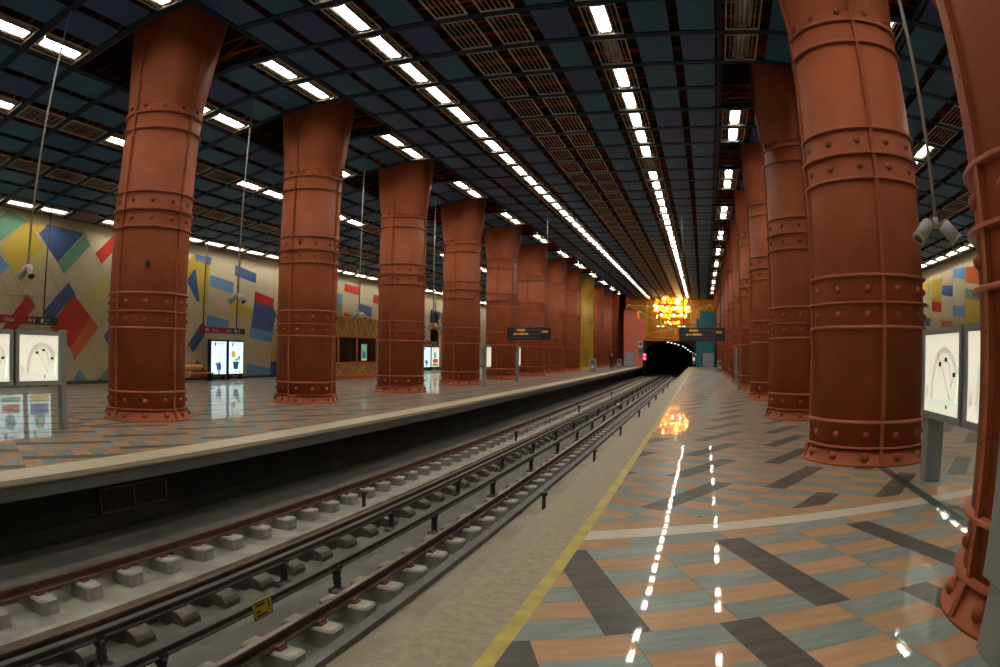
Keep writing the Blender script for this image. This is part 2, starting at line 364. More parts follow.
M['floorR'] = floor_mat('floor_slabs_right', True)
M['floorL'] = floor_mat('floor_slabs_left', False)
M['dark'] = mat('tunnel_wall', (.022, .022, .02), .8, var=.4, scale=.7)
M['amberwall'] = mat('amber_wall', (.36, .19, .05), .5, var=.3, scale=.6)
M['brick'] = mat('end_wall_red', (.20, .055, .03), .6, var=.2)

# ------------------------------------------------------------------ the setting
XC = -4.5; MOD = 1.053; PY = 1.725; Y0 = 10.7358; BAY = 6.9; ZC = 8.97
XLW, XRW, YB, YE = -23.6, 14.6, -12.0, 84.0
YC1 = 92.0
def ceilz(x):
    a = abs(x - XC)
    return ZC if a < 6.7 else ZC - .184 * (a - 6.7)
def struct(name, mb, m):
    o = mb.build(name, m); o['kind'] = 'structure'; return o

b = MB(); b.box(-.97, XRW, YB, YE, -.12, 0); b.box(1.72, XRW, YE, 89, -.12, 0); struct('floor_right', b, M['floorR'])
b = MB(); b.box(XLW, -8.03, YB, YE, -.12, 0); b.box(XLW, -9.85, YE, 89, -.12, 0); struct('floor_left', b, M['floorL'])
b = MB(); b.box(-1.59, -1.075, YB, YE, -.12, 0.0); struct('trim_1', b, M['stone'])
b = MB(); b.box(-1.075, -.97, YB, YE, -.12, .001); struct('trim_2', b, M['yline'])
b = MB(); b.box(-7.99, -7.41, YB, YE, -.06, 0); struct('trim_3', b, M['stonelt'])
b = MB(); b.box(-8.03, -7.99, YB, YE, -.12, .001); struct('trim_4', b, M['yline2'])
# platform bodies
b = MB(); b.box(-1.62, XRW, YB, YE, -1.6, -.12); struct('floor_right_base', b, M['lip'])
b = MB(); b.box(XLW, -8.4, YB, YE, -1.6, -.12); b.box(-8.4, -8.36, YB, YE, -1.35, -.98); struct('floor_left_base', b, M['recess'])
b = MB(); b.box(-8.4, -7.43, YB, YE, -.27, -.06); struct('trim_5', b, M['lip'])
b = MB(); b.box(-7.99, -7.405, YB, YE, -.085, -.06); struct('trim_6', b, M['stone'])
# track bed
b = MB()
b.box(-8.4, -1.62, YB, 190, -1.7, -1.42)
struct('floor_trackbed', b, M['bed'])
b = MB(); b.box(-8.36, -7.15, YB, YE + 60, -1.42, -1.25); struct('trim_7', b, M['conc'])
b = MB(); b.box(-7.05, -6.3, YB, YE + 60, -1.42, -1.40); b.box(-5.95, -5.86, YB, YE + 60, -1.42, -1.27); b.box(-6.33, -5.95, YB, YE + 60, -1.42, -1.385); struct('trim_8', b, M['conclt'])
b = MB(); b.box(-5.86, -5.45, YB, YE + 60, -1.42, -1.33); struct('trim_9', b, M['bedtan'])
b = MB(); b.box(-5.2, -4.5, YB, YE + 60, -1.42, -1.37); struct('trim_10', b, M['bed'])
b = MB(); b.box(-4.5, -4.0, YB, YE + 60, -1.42, -1.35); struct('trim_11', b, M['conc'])
b = MB(); b.box(-3.36, -3.22, YB, YE + 60, -1.42, -1.27); b.box(-4.0, -3.36, YB, YE + 60, -1.42, -1.41); struct('trim_12', b, M['conc'])
b = MB(); b.box(-3.22, -1.62, YB, YE, -1.42, -1.35); struct('trim_13', b, M['bedtan'])

# side walls with the painted panels
def mural_wall(name, x, nx, polys, ztop, joints):
    names = sorted({n for n, _ in polys}); ms = [M['wall'], M['joint']] + [M['p_' + n] for n in names]
    b = MB()
    b.box(min(x, x - nx * .3), max(x, x - nx * .3), YB, YC1, 0, ztop)
    for n, p in polys:
        b.prism([(x, yy, zz) for yy, zz in p], (nx * .006, 0, 0), 2 + names.index(n))
    for y, z0, y1, z1 in joints:
        b.obox((x + nx * .002, y, z0), (x + nx * .002, y1, z1), .014, .008, 1)
    return struct(name, b, ms)
extraL = []
rr = random.Random(3)
cols_ = list(PAINT)
for y in np.arange(55, 84, 2.4):
    for z in (1.0, 2.6, 4.2):
        if rr.random() < .6:
            extraL.append((rr.choice(cols_), [(y, z), (y + 1.8, z - .1), (y + 1.8, z + .9), (y, z + 1)]))
extraR = []
for y in np.arange(16, 84, 3.1):
    if 30 < y < 43: continue
    for z in (.9, 2.5, 4.1):
        if rr.random() < .7:
            extraR.append((rr.choice(cols_), [(y, z), (y + 1.9, z + .1), (y + 1.9, z + 1.1), (y, z + 1)]))
JL = [(12.4, 5.9, 16.6, .25), (14.1, 6.4, 18.9, .2), (17.3, 6.3, 21.0, 1.6), (13.1, .2, 17.4, 4.9), (13.0, 4.1, 15.9, .2), (8, 3.45, 30, 3.45), (22.9, 2.0, 22.9, 6.4), (25.6, 3.0, 25.6, 6.4), (28.4, .2, 28.4, 6.4), (31.6, .2, 31.6, 6.4)]
JR = [(37.5, .2, 37.6, 6.4), (35.75, .2, 35.75, 6.4), (33.9, .2, 33.9, 6.4), (40, .2, 40, 6.4)]
ZW = ceilz(XLW) + .25
mural_wall('wall_left', XLW, 1, MURAL['L'] + extraL, ZW, JL)
mural_wall('wall_right', XRW, -1, MURAL['R'] + extraR, ZW, JR)
b = MB(); b.box(XLW, XLW + .03, YB, 89, 0, .14); struct('baseboard_left', b, M['skirt'])
b = MB(); b.box(XRW - .03, XRW, YB, 89, 0, .14); struct('baseboard_right', b, M['skirt'])
b = MB(); b.box(XLW - .3, XRW + .3, YB - .3, YB, -1.7, 10.8); struct('wall_back', b, M['wall'])
b = MB(); b.box(XLW, -9.85, 89, 89.3, 0, 9.2); b.box(1.74, XRW, 89, 89.3, 0, 9.2); b.box(-9.9, -9.85, 86.6, 92, 0, 9.2); b.box(1.74, 1.79, 86.6, 92, 0, 9.2); struct('wall_end', b, M['brick'])
b = MB(); b.box(-9.85, 1.72, YC1, YC1 + .3, 3.2, 10.8); struct('wall_amber', b, M['amberwall'])
# dark void above the panels
b = MB()
xs = [XLW - .3, XC - 6.7, XC + 6.7, XRW + .3]
for i in range(3):
    x0, x1 = xs[i], xs[i + 1]; z0, z1 = ceilz(x0) + 1.7, ceilz(x1) + 1.7
    b.prism([(x0, YB, z0), (x1, YB, z1), (x1, YB, z1 + .15), (x0, YB, z0 + .15)], (0, YC1 + .3 - YB, 0))
b.box(XLW - .3, XLW, YB, YC1, ZW, ZW + 2); b.box(XRW, XRW + .3, YB, YC1, ZW, ZW + 2)
struct('ceiling_void', b, M['void'])

NEAR_N = -13
COLY = [Y0 + BAY * k for k in range(-3, 12)]
def at_col(n):
    """module row n (between y0+n*PY and +PY) next to a column?"""
    return n % 4 in (0, 3)
N0, N1 = -12, 47
pan = MB(); bea = MB()
def kind_of(o, n):
    a = abs(o)
    if a == .5: return 'vent'
    if a == 2.5: return 'light'
    if a in (5.5, 8.5): return 'hole' if at_col(n) else 'light'
    if a in (6.5, 7.5): return 'hole' if at_col(n) else 'panel'
    if a == 11.5: return 'vent' if at_col(n) else 'light'
    if a == 14.5: return 'vent'
    if a == 17.5: return 'light'
    return 'panel'
OFFS = [s * (i + .5) for s in (-1, 1) for i in range(18)]
def slab(mb, x0, x1, y0, y1, t, dz, mi):
    z0, z1 = ceilz(x0) + dz, ceilz(x1) + dz
    mb.prism([(x0, y0, z0), (x1, y0, z1), (x1, y0, z1 + t), (x0, y0, z0 + t)], (0, y1 - y0, 0), mi)
rp = random.Random(11)
for n in range(N0, N1):
    yc = Y0 + PY * (n + .5)
    for o in OFFS:
        if kind_of(o, n) != 'panel': 
            continue
        x = XC + MOD * o
        slab(pan, x - .41, x + .41, yc - .74, yc + .74, .03, 0, rp.choice([0, 0, 1, 1, 2]))
for n in range(N0, N1 + 1):
    y = Y0 + PY * n
    segs = [(-18, -9), (-9, -5), (-5, 5), (5, 9), (9, 18)]
    for a, c in segs:
        if n % 4 == 0 and (a, c) in ((-9, -5), (5, 9)): continue
        pts = [a] + ([-6.36] if a < -6.36 < c else []) + ([6.36] if a < 6.36 < c else []) + [c]
        for i in range(len(pts) - 1):
            slab(bea, XC + MOD * pts[i], XC + MOD * pts[i + 1], y - .11, y + .11, .10, -.02, 0)
struct('ceiling', pan, [M['panA'], M['panB'], M['panC']])
struct('trim_14', bea, M['beam'])
# rails of the ceiling grid along the hall, beside the column openings
b = MB()
for o in (-18, -9.0, -5.0, 5.0, 9.0, 18):
    x = XC + MOD * o; b.box(x - .06, x + .06, YB, YC1, ceilz(x) + .0, ceilz(x) + .10)
struct('trim_15', b, M['beam'])

# orange lattice trusses in the void
def truss(xa, xb):
    mb = MB()
    pts = [xa] + [v for v in (XC - 6.7, XC + 6.7) if xa < v < xb] + [xb]
    for dy in (-.33, .33):
        for dz in (.22, .62):
            for i in range(len(pts) - 1):
                mb.obox((pts[i], dy, ceilz(pts[i]) + dz), (pts[i + 1], dy, ceilz(pts[i + 1]) + dz), .04, .04)
        x = xa; upw = True
        while x + 1.0 <= xb:
            mb.obox((x, dy, ceilz(x) + (.22 if upw else .62)), (x + 1.0, dy, ceilz(x + 1.0) + (.62 if upw else .22)), .028, .028); x += 1.0; upw = not upw
    return mb
H = [XC - 9 * MOD, XC - 5 * MOD, XC + 5 * MOD, XC + 9 * MOD]
tr_full = tr_mid = tr_l = tr_r = None
cnt = {'f': 0, 'm': 0, 'l': 0, 'r': 0}
protos = {}
def put_truss(key, xa, xb, y, name, lab):
    if key not in protos:
        o = truss(xa, xb).build('ceiling_truss', M['truss']); protos[key] = o
    else:
        o = protos[key].copy(); C.objects.link(o)
    o.location = (0, y, 0); tag(o, lab, 'ceiling truss', 'orange trusses above the ceiling')
for n in range(-5, N1 + 1):
    y = Y0 + PY * n; q = n + 6
    if n % 4 == 0:
        k = n // 4 + 2
        put_truss('m', H[1] + .05, H[2] - .05, y, 'ceiling_truss', f'short orange lattice truss above the track ceiling, level with the {ordw(k)} column pair')
        put_truss('l', XLW + .2, H[0] - .05, y, 'ceiling_truss', f'short orange lattice truss above the left aisle, level with the {ordw(k)} column pair')
        put_truss('r', H[3] + .05, XRW - .2, y, 'ceiling_truss', f'short orange lattice truss above the right aisle, level with the {ordw(k)} column pair')
    else:
        put_truss('f', XLW + .2, XRW - .2, y, 'ceiling_truss', f'hall-wide orange lattice truss above the ceiling panels, {ordw(q - (n // 4 + 2))} from the near end')
def ltruss(x):
    mb = MB(); z = ceilz(x)
    for dx in (-.09, .09):
        mb.box(x + dx - .022, x + dx + .022, YB, YC1, z + .14, z + .18)
    y = YB
    while y < YC1 - .4:
        mb.obox((x - .09, y, z + .16), (x + .09, y + .4, z + .16), .025, .025); y += .4
    return mb
for x, lab in ((H[1] + .12, 'long orange truss along the ceiling beside the left columns'), (H[2] - .12, 'long orange truss along the ceiling beside the right columns')):
    tag(ltruss(x).build('ceiling_truss', M['truss']), lab, 'ceiling truss')

# ------------------------------------------------------------------ light fixtures and ceiling grilles
def fixture(lit):
    t = thing('ceiling_light', 'x', 'ceiling light')
    f = MB()
    for x in (-.385, .385): f.box(x - .014, x + .014, -.72, .72, -.03, .01)
    for y in (-.72, .72): f.box(-.40, .40, y - .014, y + .014, -.03, .01)
    for x in (-.27, .27, -.19, .19): f.box(x - .007, x + .007, -.71, .71, -.02, .0)
    f.build('frame', M['cream'], t)
    r = MB(); r.prism([(-.165, -.62, 0), (-.15, -.62, 0), (-.125, -.62, .20), (.125, -.62, .20), (.15, -.62, 0), (.165, -.62, 0), (.135, -.62, .215), (-.135, -.62, .215)], (0, 1.24, 0))
    r.build('reflector', M['refl'], t)
    for s in (-1, 1):
        u = MB(); u.tube((s * .06, -.615, .145), (s * .06, .615, .145), .032, 8)
        u.build('tube', M['tube'] if lit else M['tubeoff'], t)
    for s in (-1, 1):
        e = MB(); e.box(-.12, .12, s * .64 - .02, s * .64 + .02, .0, .20); e.build('lamp_holder', M['cream'], t)
    return t
def grille():
    t = thing('ceiling_vent', 'x', 'ceiling vent')
    f = MB()
    for x in (-.36, .36): f.box(x - .016, x + .016, -.72, .72, -.03, .01)
    for y in (-.72, .72): f.box(-.376, .376, y - .016, y + .016, -.03, .01)
    f.build('frame', M['cream'], t)
    g = MB()
    for i in range(1, 6): x = -.36 + .12 * i; g.box(x - .008, x + .008, -.71, .71, -.022, -.004)
    g.build('grating', M['cream'], t)
    return t
lampP = {True: None, False: None}; ventP = None
ROWL = {-2.5: 'long row above left platform edge', 2.5: 'long row above right platform edge', -5.5: 'row trackside of left columns', 5.5: 'row trackside of right columns',
        -8.5: 'row just behind left columns', 8.5: 'row just behind right columns', -11.5: 'middle row over left aisle', 11.5: 'middle row over right aisle', -17.5: 'row along left mural wall', 17.5: 'row along right mural wall',
        -.5: 'left row over the tracks', .5: 'right row over the tracks', -14.5: 'row near left mural wall', 14.5: 'row near right mural wall'}
UNLIT = {(2.5, 2), (2.5, 8), (5.5, 1), (5.5, 2), (-17.5, 3), (-17.5, 6)}
seen = {}
for o in OFFS:
    x = XC + MOD * o
    for n in range(-11, 47):
        kd = kind_of(o, n)
        if kd not in ('light', 'vent'): continue
        y = Y0 + PY * (n + .5); z = ceilz(x)
        vis = in_view(x, y, z)
        if kd == 'vent' and not vis: continue
        if kd == 'vent' and o > 9 and not (12 < y < 40): continue
        if kd == 'light' and (o > 8 and y > 62 or o < -8 and y > 84 or o > 12 and y < 20 or o < -12 and y < 0 or abs(o) < 6 and y > 89.9 or y < -5): continue
        if abs(o) == 5.5 and y > 84: continue
        key = (o, kd, vis); seen[key] = seen.get(key, 0) + 1
        tilt = 0 if abs(x - XC) < 6.7 else math.atan(.184) * (1 if x > XC else -1)
        nm = 'light' if kd == 'light' else 'grille'
        if kd == 'light':
            lit = (o, n) not in UNLIT
            if lampP[lit] is None: lampP[lit] = p = fixture(lit); p.location = (x, y, z); p.rotation_euler = (0, tilt, 0)
            else: p = dup(lampP[lit], (x, y, z), (0, tilt, 0))
            where = 'from near end' if vis else 'back behind the viewer'
            p['label'] = f'{"lit" if lit else "unlit"} ceiling light, {ordw(seen[key])} {where}, {ROWL[o]}'
            p['group'] = 'ceiling lights in the ' + ROWL[o]
        else:
            if ventP is None: ventP = p = grille(); p.location = (x, y, z); p.rotation_euler = (0, tilt, 0)
            else: p = dup(ventP, (x, y, z), (0, tilt, 0))
            p['label'] = f'cream ceiling grille, {ordw(seen[key])} from near end, {ROWL[o]}'
            p['group'] = 'ceiling grilles in the ' + ROWL[o]

# ------------------------------------------------------------------ columns
R = .948
ZR = [0, .268, .6455, 2.041, 2.408, 2.805, 4.271, 4.663, 5.074, 6.567, 6.964]
THIN = (4, 7)
def cap_r(z, phi):
    r = R + max(0, z - 7.15) * .115
    return min(r, max(R, 1.045 / max(abs(math.cos(phi)), abs(math.sin(phi)))))
def column(near, m, mh):
    t = thing('steel_column', 'x', 'column')
    def rivet_rows():
        for z, rad, r in ((.135, R + .05, .075), (.45, R, .058), ((ZR[3] + ZR[4]) / 2, R, .058), ((ZR[4] + ZR[5]) / 2, R, .058), ((ZR[6] + ZR[7]) / 2, R, .058), ((ZR[7] + ZR[8]) / 2, R, .058), (7.12, R, .058)):
            for k in range(12):
                a = PI / 4 + k * PI / 6
                if abs(math.sin(2 * a)) < .1: a += 0  # none falls on a seam
                yield (rad * math.cos(a), rad * math.sin(a), z), (math.cos(a), math.sin(a), 0), r
    s = MB(); s.lathe([(R, .268), (R, 7.16)], 64)
    if not near:
        for c_, n_, r_ in rivet_rows(): s.dome(c_, n_, r_)
    s.build('shaft', m, t)
    sk = MB(); sk.lathe([(R + .125, 0), (R + .125, .028), (R + .10, .03), (R + .003, .268)], 64); sk.build('base_skirt', m, t)
    cp = MB(); zs = [7.15 + i * .165 for i in range(20)]; n = 96; o = len(cp.v)
    for z in zs:
        for i in range(n):
            a = 2 * PI * i / n; r = cap_r(z, a); cp.v.append((r * math.cos(a), r * math.sin(a), z))
    for j in range(len(zs) - 1):
        for i in range(n):
            cp.f.append((j * n + i, j * n + (i + 1) % n, (j + 1) * n + (i + 1) % n, (j + 1) * n + i)); cp.mi.append(0); cp.sm.append(True)
    cp.build('capital', m, t)
    for k in range(1, 11):
        h = MB()
        if k in THIN or k == 1: h.lathe([(R - .01, ZR[k] - .014), (R + .065, ZR[k] - .014), (R + .065, ZR[k] + .014), (R - .01, ZR[k] + .014)], 64, caps=False, smooth=False)
        else: h.lathe([(R - .01, ZR[k] - .02), (R + .048, ZR[k] - .02), (R + .052, ZR[k] - .012), (R + .052, ZR[k] + .008), (R + .045, ZR[k] + .018), (R - .01, ZR[k] + .03)], 64, caps=False, smooth=False)
        h.build('hoop', mh, t)
    for q in range(4):
        a = q * PI / 2; f = MB()
        prof = [(R + .125, .02), (R + .045, .28), (R + .045, 7.15), (1.045 + .045, 7.15 + (1.045 - R) / .115), (1.045 + .045, 10.25)]
        inn = [(R + .06, .02), (R - .03, .28), (R - .03, 7.15), (1.045 - .03, 7.15 + (1.045 - R) / .115), (1.045 - .03, 10.25)]
        poly = prof + inn[::-1]
        pts = [(r * math.cos(a) + .03 * math.sin(a), r * math.sin(a) - .03 * math.cos(a), z) for r, z in poly]
        f.prism(pts, (-.06 * math.sin(a), .06 * math.cos(a), 0))
        if near:
            z = .5
            while z < 7:
                if min(abs(z - zz) for zz in ZR) > .07: f.dome(((R + .045) * math.cos(a), (R + .045) * math.sin(a), z), (math.cos(a), math.sin(a), 0), .014)
                z += .32
        f.build('vertical_rib', m, t)
    if near:
        for c_, n_, r_ in rivet_rows():
            d = MB(); d.dome(c_, n_, r_); d.build('rivet', m, t)
    return t
cN = column(True, M['red'], M['redlt']); cF = column(False, M['red'], M['redlt']); cY = column(False, M['yel'], M['yel'])
used = set()
def put_col(x, y, label, near, yel=False):
    p = cY if yel else (cN if near else cF)
    if p not in used: used.add(p); p.location = (x, y, 0); p['label'] = label; p['group'] = 'riveted columns'
    else: dup(p, (x, y, 0), label=label, group='riveted columns')
XL_, XR_ = -11.81, 2.80
for k in range(0, 12):
    lab = f'rust-red riveted column, {ordw(k + 1)} from the left in the left row'
    if k == 8: lab = 'yellow riveted column, the only yellow one, in the left row'
    if k > 8: lab = f'rust-red riveted column, {ordw(k - 8)} behind the yellow one in the left row'
    put_col(XL_, Y0 + BAY * k, lab, k < 3, k == 8)
for k in range(-1, 12):
    lab = 'rust-red riveted column cut off by the right edge of the photo' if k == -1 else ('biggest fully seen rust-red riveted column, right row, beside the map board' if k == 0 else f'rust-red riveted column, {ordw(k)} behind the biggest one in the right row')
    put_col(XR_, Y0 + BAY * k, lab, k < 2)
# ------------------------------------------------------------------ tracks
RZ = -1.07
def rail_mesh(x, y0, y1, ms):
    mb = MB(); z = RZ
    prof = [(-.065, -.135), (.065, -.135), (.065, -.12), (.014, -.108), (.01, -.045), (.036, -.035), (.036, -.006), (.03, 0), (-.03, 0), (-.036, -.006), (-.036, -.035), (-.01, -.045), (-.014, -.108), (-.065, -.12)]
    mb.prism([(x + a, y0, z + c) for a, c in prof], (0, y1 - y0, 0))
    mb.box(x - .03, x + .03, y0, y1, z - .0005, z + .0015, 1)
    return mb.build('rail', [M['rail'] if x < -6 else M['raildk'], M[ms]])
RAILS = {'A': -6.77, 'B': -5.335, 'D': -3.72, 'E': -2.285}
tag(rail_mesh(RAILS['A'], YB, 150, 'rail'), 'rusty running rail nearest the left platform', 'rail')
tag(rail_mesh(RAILS['B'], YB, 150, 'rail'), 'dark running rail of the far track, second rail from the left platform', 'rail')
tag(rail_mesh(RAILS['D'], YB, 150, 'railtop'), 'shiny running rail nearest the right platform edge strip', 'rail')
tag(rail_mesh(RAILS['E'], YB, 150, 'railtop'), 'running rail hidden below the right platform edge', 'rail')

def block(m, dark):
    t = thing('rail_block', 'x', 'rail block')
    mb = MB()
    if dark:
        prof = [(-.33, -.22), (.33, -.22), (.33, -.10), (.29, -.045), (.22, -.01), (.14, 0), (-.2, 0), (-.3, -.05), (-.33, -.1)]
        mb.prism([(a, -.14, c - .005) for a, c in prof], (0, .28, 0))
    else:
        mb.bbox(-.33, .31, -.135, .135, -.27, -.005, .025)
    mb.build('body', m, t)
    for s in (-1, 1):
        c = MB(); c.box(*sorted((s * .067, s * .135)), -.06, .06, -.005, .018); c.box(s * .10 - .015, s * .10 + .015, -.075, .075, .01, .045)
        c.build('clip', M['clip'], t)
    return t
def plain(m, dark):
    t = block(m, dark); k = kids(t)
    for c in k[1:]: bpy.data.objects.remove(c)
    return t
RN = {'A': 'rail nearest the left platform', 'B': 'second rail from the left platform', 'D': 'rail nearest the right platform edge'}
RC = {'A': ('pale concrete', M['block'], False), 'B': ('dirty rounded concrete', M['blockdk'], True), 'D': ('grey concrete', M['block'], False)}
for key, y0, pitch in (('A', 7.68 - 7 * .735, .735), ('B', 7.68 - 7 * .735 + .25, .735), ('D', 4.783 - 5 * .745, .745)):
    P1 = P2 = None; desc, m_, dk = RC[key]; i = 0; ib = 0; far = MB()
    for k in range(112):
        y = y0 + pitch * k
        if y > 82: break
        if not in_view(RAILS[key], y, -1.2, 25): continue
        i += 1
        lab = f'{desc} block, {ordw(i)} from near end, under {RN[key]}'
        loc = (RAILS[key], y, RZ - .135)
        if i > 100:
            far.box(loc[0] - .33, loc[0] + .31, y - .135, y + .135, loc[2] - .27, loc[2] - .005)
        elif y < 30:
            if P1 is None: P1 = block(m_, dk); P1.location = loc; P1['label'] = lab; P1['group'] = f'blocks under the {RN[key]}'
            else: dup(P1, loc, label=lab)
        else:
            if P2 is None: P2 = plain(m_, dk); P2.location = loc; P2['label'] = lab; P2['group'] = f'blocks under the {RN[key]}'
            else: dup(P2, loc, label=lab)
    if far.v: tag(far.build('rail_block', m_), f'far end concrete blocks under the {RN[key]}', 'rail block', kind='stuff')

def third_rail(x, y0, lab):
    t = thing('third_rail', lab, 'third rail', (x, 0, -1.35))
    mb = MB()
    mb.prism([(-.05, YB, .32), (.05, YB, .32), (.05, YB, .335), (.02, YB, .35), (.02, YB, .375), (.042, YB, .385), (.042, YB, .41), (-.042, YB, .41), (-.042, YB, .385), (-.02, YB, .375), (-.02, YB, .35), (-.05, YB, .335)], (0, 150 - YB, 0))
    mb.box(-.03, .03, YB, 150, .4095, .4115, 1)
    mb.build('conductor', [M['third'], M['thirdtop']], t)
    ins = None
    for k in range(-2, 26):
        y = y0 + 3.12 * k
        if not in_view(x, y, -1.2): continue
        if ins is None:
            s = MB(); s.lathe([(.12, 0), (.12, .03), (.06, .045), (.045, .10), (.06, .12), (.045, .15), (.06, .18), (.045, .22), (.065, .26), (.065, .32)], 16); s.box(-.06, .06, -.05, .05, .30, .36)
            ins = s.build('insulator', M['insul'], t); ins.location = (0, y, 0)
        else:
            c = ins.copy(); C.objects.link(c); c.parent = t; c.location = (0, y, 0)
    return t
third_rail(-4.88, 6.64 - 3.12, 'raised dark power rail on insulators beside the second rail from the left platform')
third_rail(-4.17, 6.79 - 3.12, 'raised dark power rail on insulators carrying the yellow warning sign')
# warning sign clipped to the near power rail
t = thing('warning_sign', 'small yellow electricity warning sign hanging on the power rail', 'sign', (-4.09, 5.15, -1.0))
s = MB(); s.box(-.006, .006, -.16, .16, -.10, .10); s.build('plate', mat('warning_yellow', (.45, .31, .015), .5), t)
g = MB()
for y0, y1, z0, z1 in ((-.16, .16, .088, .10), (-.16, .16, -.10, -.088), (-.16, -.148, -.1, .1), (.148, .16, -.1, .1)): g.box(.006, .009, y0, y1, z0, z1)
g.build('border', M['black'], t)
g = MB(); g.prism([(.006, .09, .075), (.006, .115, .07), (.006, .105, .02), (.006, .125, .02), (.006, .09, -.05), (.006, .098, -.005), (.006, .08, -.005)], (.003, 0, 0)); g.build('lightning_symbol', M['black'], t)
for z, w in ((.055, .15), (-.015, .07), (-.06, .2)):
    g = MB(); g.box(.006, .0085, -.12, -.12 + w, z - .012, z + .012); g.build('text_line', M['black'], t)

# marker posts between the rails
mp = None
for i, (x, y) in enumerate([(-2.93, 4.2), (-2.88, 12.2), (-2.86, 18), (-2.85, 23.8), (-2.84, 30.8), (-2.83, 36.3), (-2.83, 41.9), (-2.83, 49.6), (-2.83, 57)]):
    lab = f'short dark marker post, {ordw(i + 1)} from the near end beside the right platform edge'
    if mp is None:
        mp = thing('marker_post', lab, 'post', (x, y, -1.36), group='marker posts beside the right platform edge')
        s = MB(); s.box(-.035, .035, -.015, .015, 0, .30); s.build('stake', M['insul'], mp)
        s = MB(); s.lathe([(.0, .285), (.05, .29), (.07, .31), (.07, .34), (.05, .365), (.0, .375)], 14, caps=False); s.build('cap', M['third'], mp)
    else: dup(mp, (x, y, -1.36), label=lab)
for i, (x, y) in enumerate([(-6.05, 10.95), (-6.08, 21.5), (-6.08, 33), (-6.08, 45)]):
    dup(mp, (x, y, -1.36), label=f'short dark marker post, {ordw(i + 1)} from the near end between the rails of the far track', group='marker posts on the far track')
# small red lamp between the rails
t = thing('track_lamp', 'small red lamp glowing low between the tracks far off', 'lamp', (-4.45, 36.0, -1.35))
s = MB(); s.box(-.1, .1, -.08, .08, 0, .18); s.build('housing', M['black'], t)
s = MB(); s.lathe([(0, .18), (.08, .19), (.07, .25), (0, .28)], 12, caps=False); s.build('lens', emis('red_lens', (1, .05, .03), 6), t)
# little grating in the wall under the left platform
t = thing('wall_grating', 'dull brass grating in the dark wall under the left platform', 'grating', (-8.355, 7.2, -.75))
s = MB()
for y in (-.75, .75): s.box(0, .03, y - .02, y + .02, -.19, .19)
s.box(0, .03, -.02, .02, -.19, .19)
for z in (-.19, .19): s.box(0, .03, -.77, .77, z - .015, z + .015)
s.build('frame', mat('brass_dull', (.16, .12, .05), .5), t)
for i in range(22):
    y = -.72 + i * .0675
s = MB()
for i in range(24): s.box(.004, .012, -.73 + i * .063, -.715 + i * .063, -.18, .18)
s.build('slats', bpy.data.materials['brass_dull'], t)

# ------------------------------------------------------------------ furniture
LIT_MAP = emis('map_lightbox', (1.0, .97, .78), .56 * LB)
MAPCOL = [emis('map_road', (.72, .67, .54), .5 * LB), mat('map_ink', (.03, .03, .035), .6), emis('map_river', (.70, .82, .74), .62 * LB), mat('map_mark', (.45, .08, .05), .6)]
def map_board(parent, y0, y1, z0, z1, fx, name='board', poster=True):
    th = .14; b = MB(); fr = .085
    x0, x1 = (-th, 0) if fx > 0 else (0, th)
    b.bbox(x0, x1, y0, y1, z0, z1, .012)
    bd = b.build(name, M['grey'], parent)
    # raised frame around the lit sheet
    f = MB(); fx0, fx1 = (0, .035) if fx > 0 else (-.035, 0)
    f.box(fx0, fx1, y0, y0 + fr, z0, z1); f.box(fx0, fx1, y1 - fr, y1, z0, z1); f.box(fx0, fx1, y0 + fr, y1 - fr, z1 - fr, z1); f.box(fx0, fx1, y0 + fr, y1 - fr, z0, z0 + fr)
    f.build('frame', M['grey'], bd)
    p = MB(); p.box(*((0, .012) if fx > 0 else (-.012, 0)), y0 + fr, y1 - fr, z0 + fr, z1 - fr); p.build('lit_sheet', LIT_MAP, bd)
    q = MB(); X = .0125 if fx > 0 else -.0125; v = (.002 * fx, 0, 0)
    W = y1 - y0 - 2 * fr; H_ = z1 - z0 - 2 * fr
    def Y(a): return (y0 + fr + W * a) if fx > 0 else (y1 - fr - W * a)
    def Z(c): return z0 + fr + H_ * c
    arch = [(.22 + .36 * (1 - math.cos(t * PI / 14)), .18 + .62 * math.sin(t * PI / 14) ** .8) for t in range(15)]
    arch = [(min(a, .94), c) for a, c in arch]
    for i in range(14):
        (a0, c0), (a1, c1) = arch[i], arch[i + 1]
        q.obox((X + .001 * fx, Y(a0), Z(c0)), (X + .001 * fx, Y(a1), Z(c1)), .002, .085, 0)
    ink = [(.38, .78, .75, .18), (.62, .68, .72, .62), (.72, .62, .76, .35), (.76, .35, .84, .48), (.58, .68, .46, .62)]
    for a0, c0, a1, c1 in ink: q.obox((X + .002 * fx, Y(a0), Z(c0)), (X + .002 * fx, Y(a1), Z(c1)), .002, .007, 1)
    for a, c in ((.45, .62), (.62, .68), (.84, .5)):
        q.box(min(X, X + .004 * fx), max(X, X + .004 * fx), min(Y(a - .035), Y(a + .035)), max(Y(a - .035), Y(a + .035)), Z(c - .028), Z(c + .028), 1)
    q.obox((X + .001 * fx, Y(.15), Z(.14)), (X + .001 * fx, Y(.95), Z(.16)), .002, .045, 2)
    q.obox((X + .001 * fx, Y(.92), Z(.16)), (X + .001 * fx, Y(.95), Z(.62)), .002, .045, 2)
    q.box(min(X, X + .004 * fx), max(X, X + .004 * fx), min(Y(.63), Y(.67)), max(Y(.63), Y(.67)), Z(.07), Z(.12), 3)
    q.box(min(X, X + .003 * fx), max(X, X + .003 * fx), min(Y(.05), Y(.12)), max(Y(.05), Y(.12)), Z(.18), Z(.32), 0)
    q.build('map_print', MAPCOL, bd)
    return bd
t = thing('map_stand', 'grey map stand with two lit map boards in front of the left mural', 'map stand', (-11.15, 0, 0))
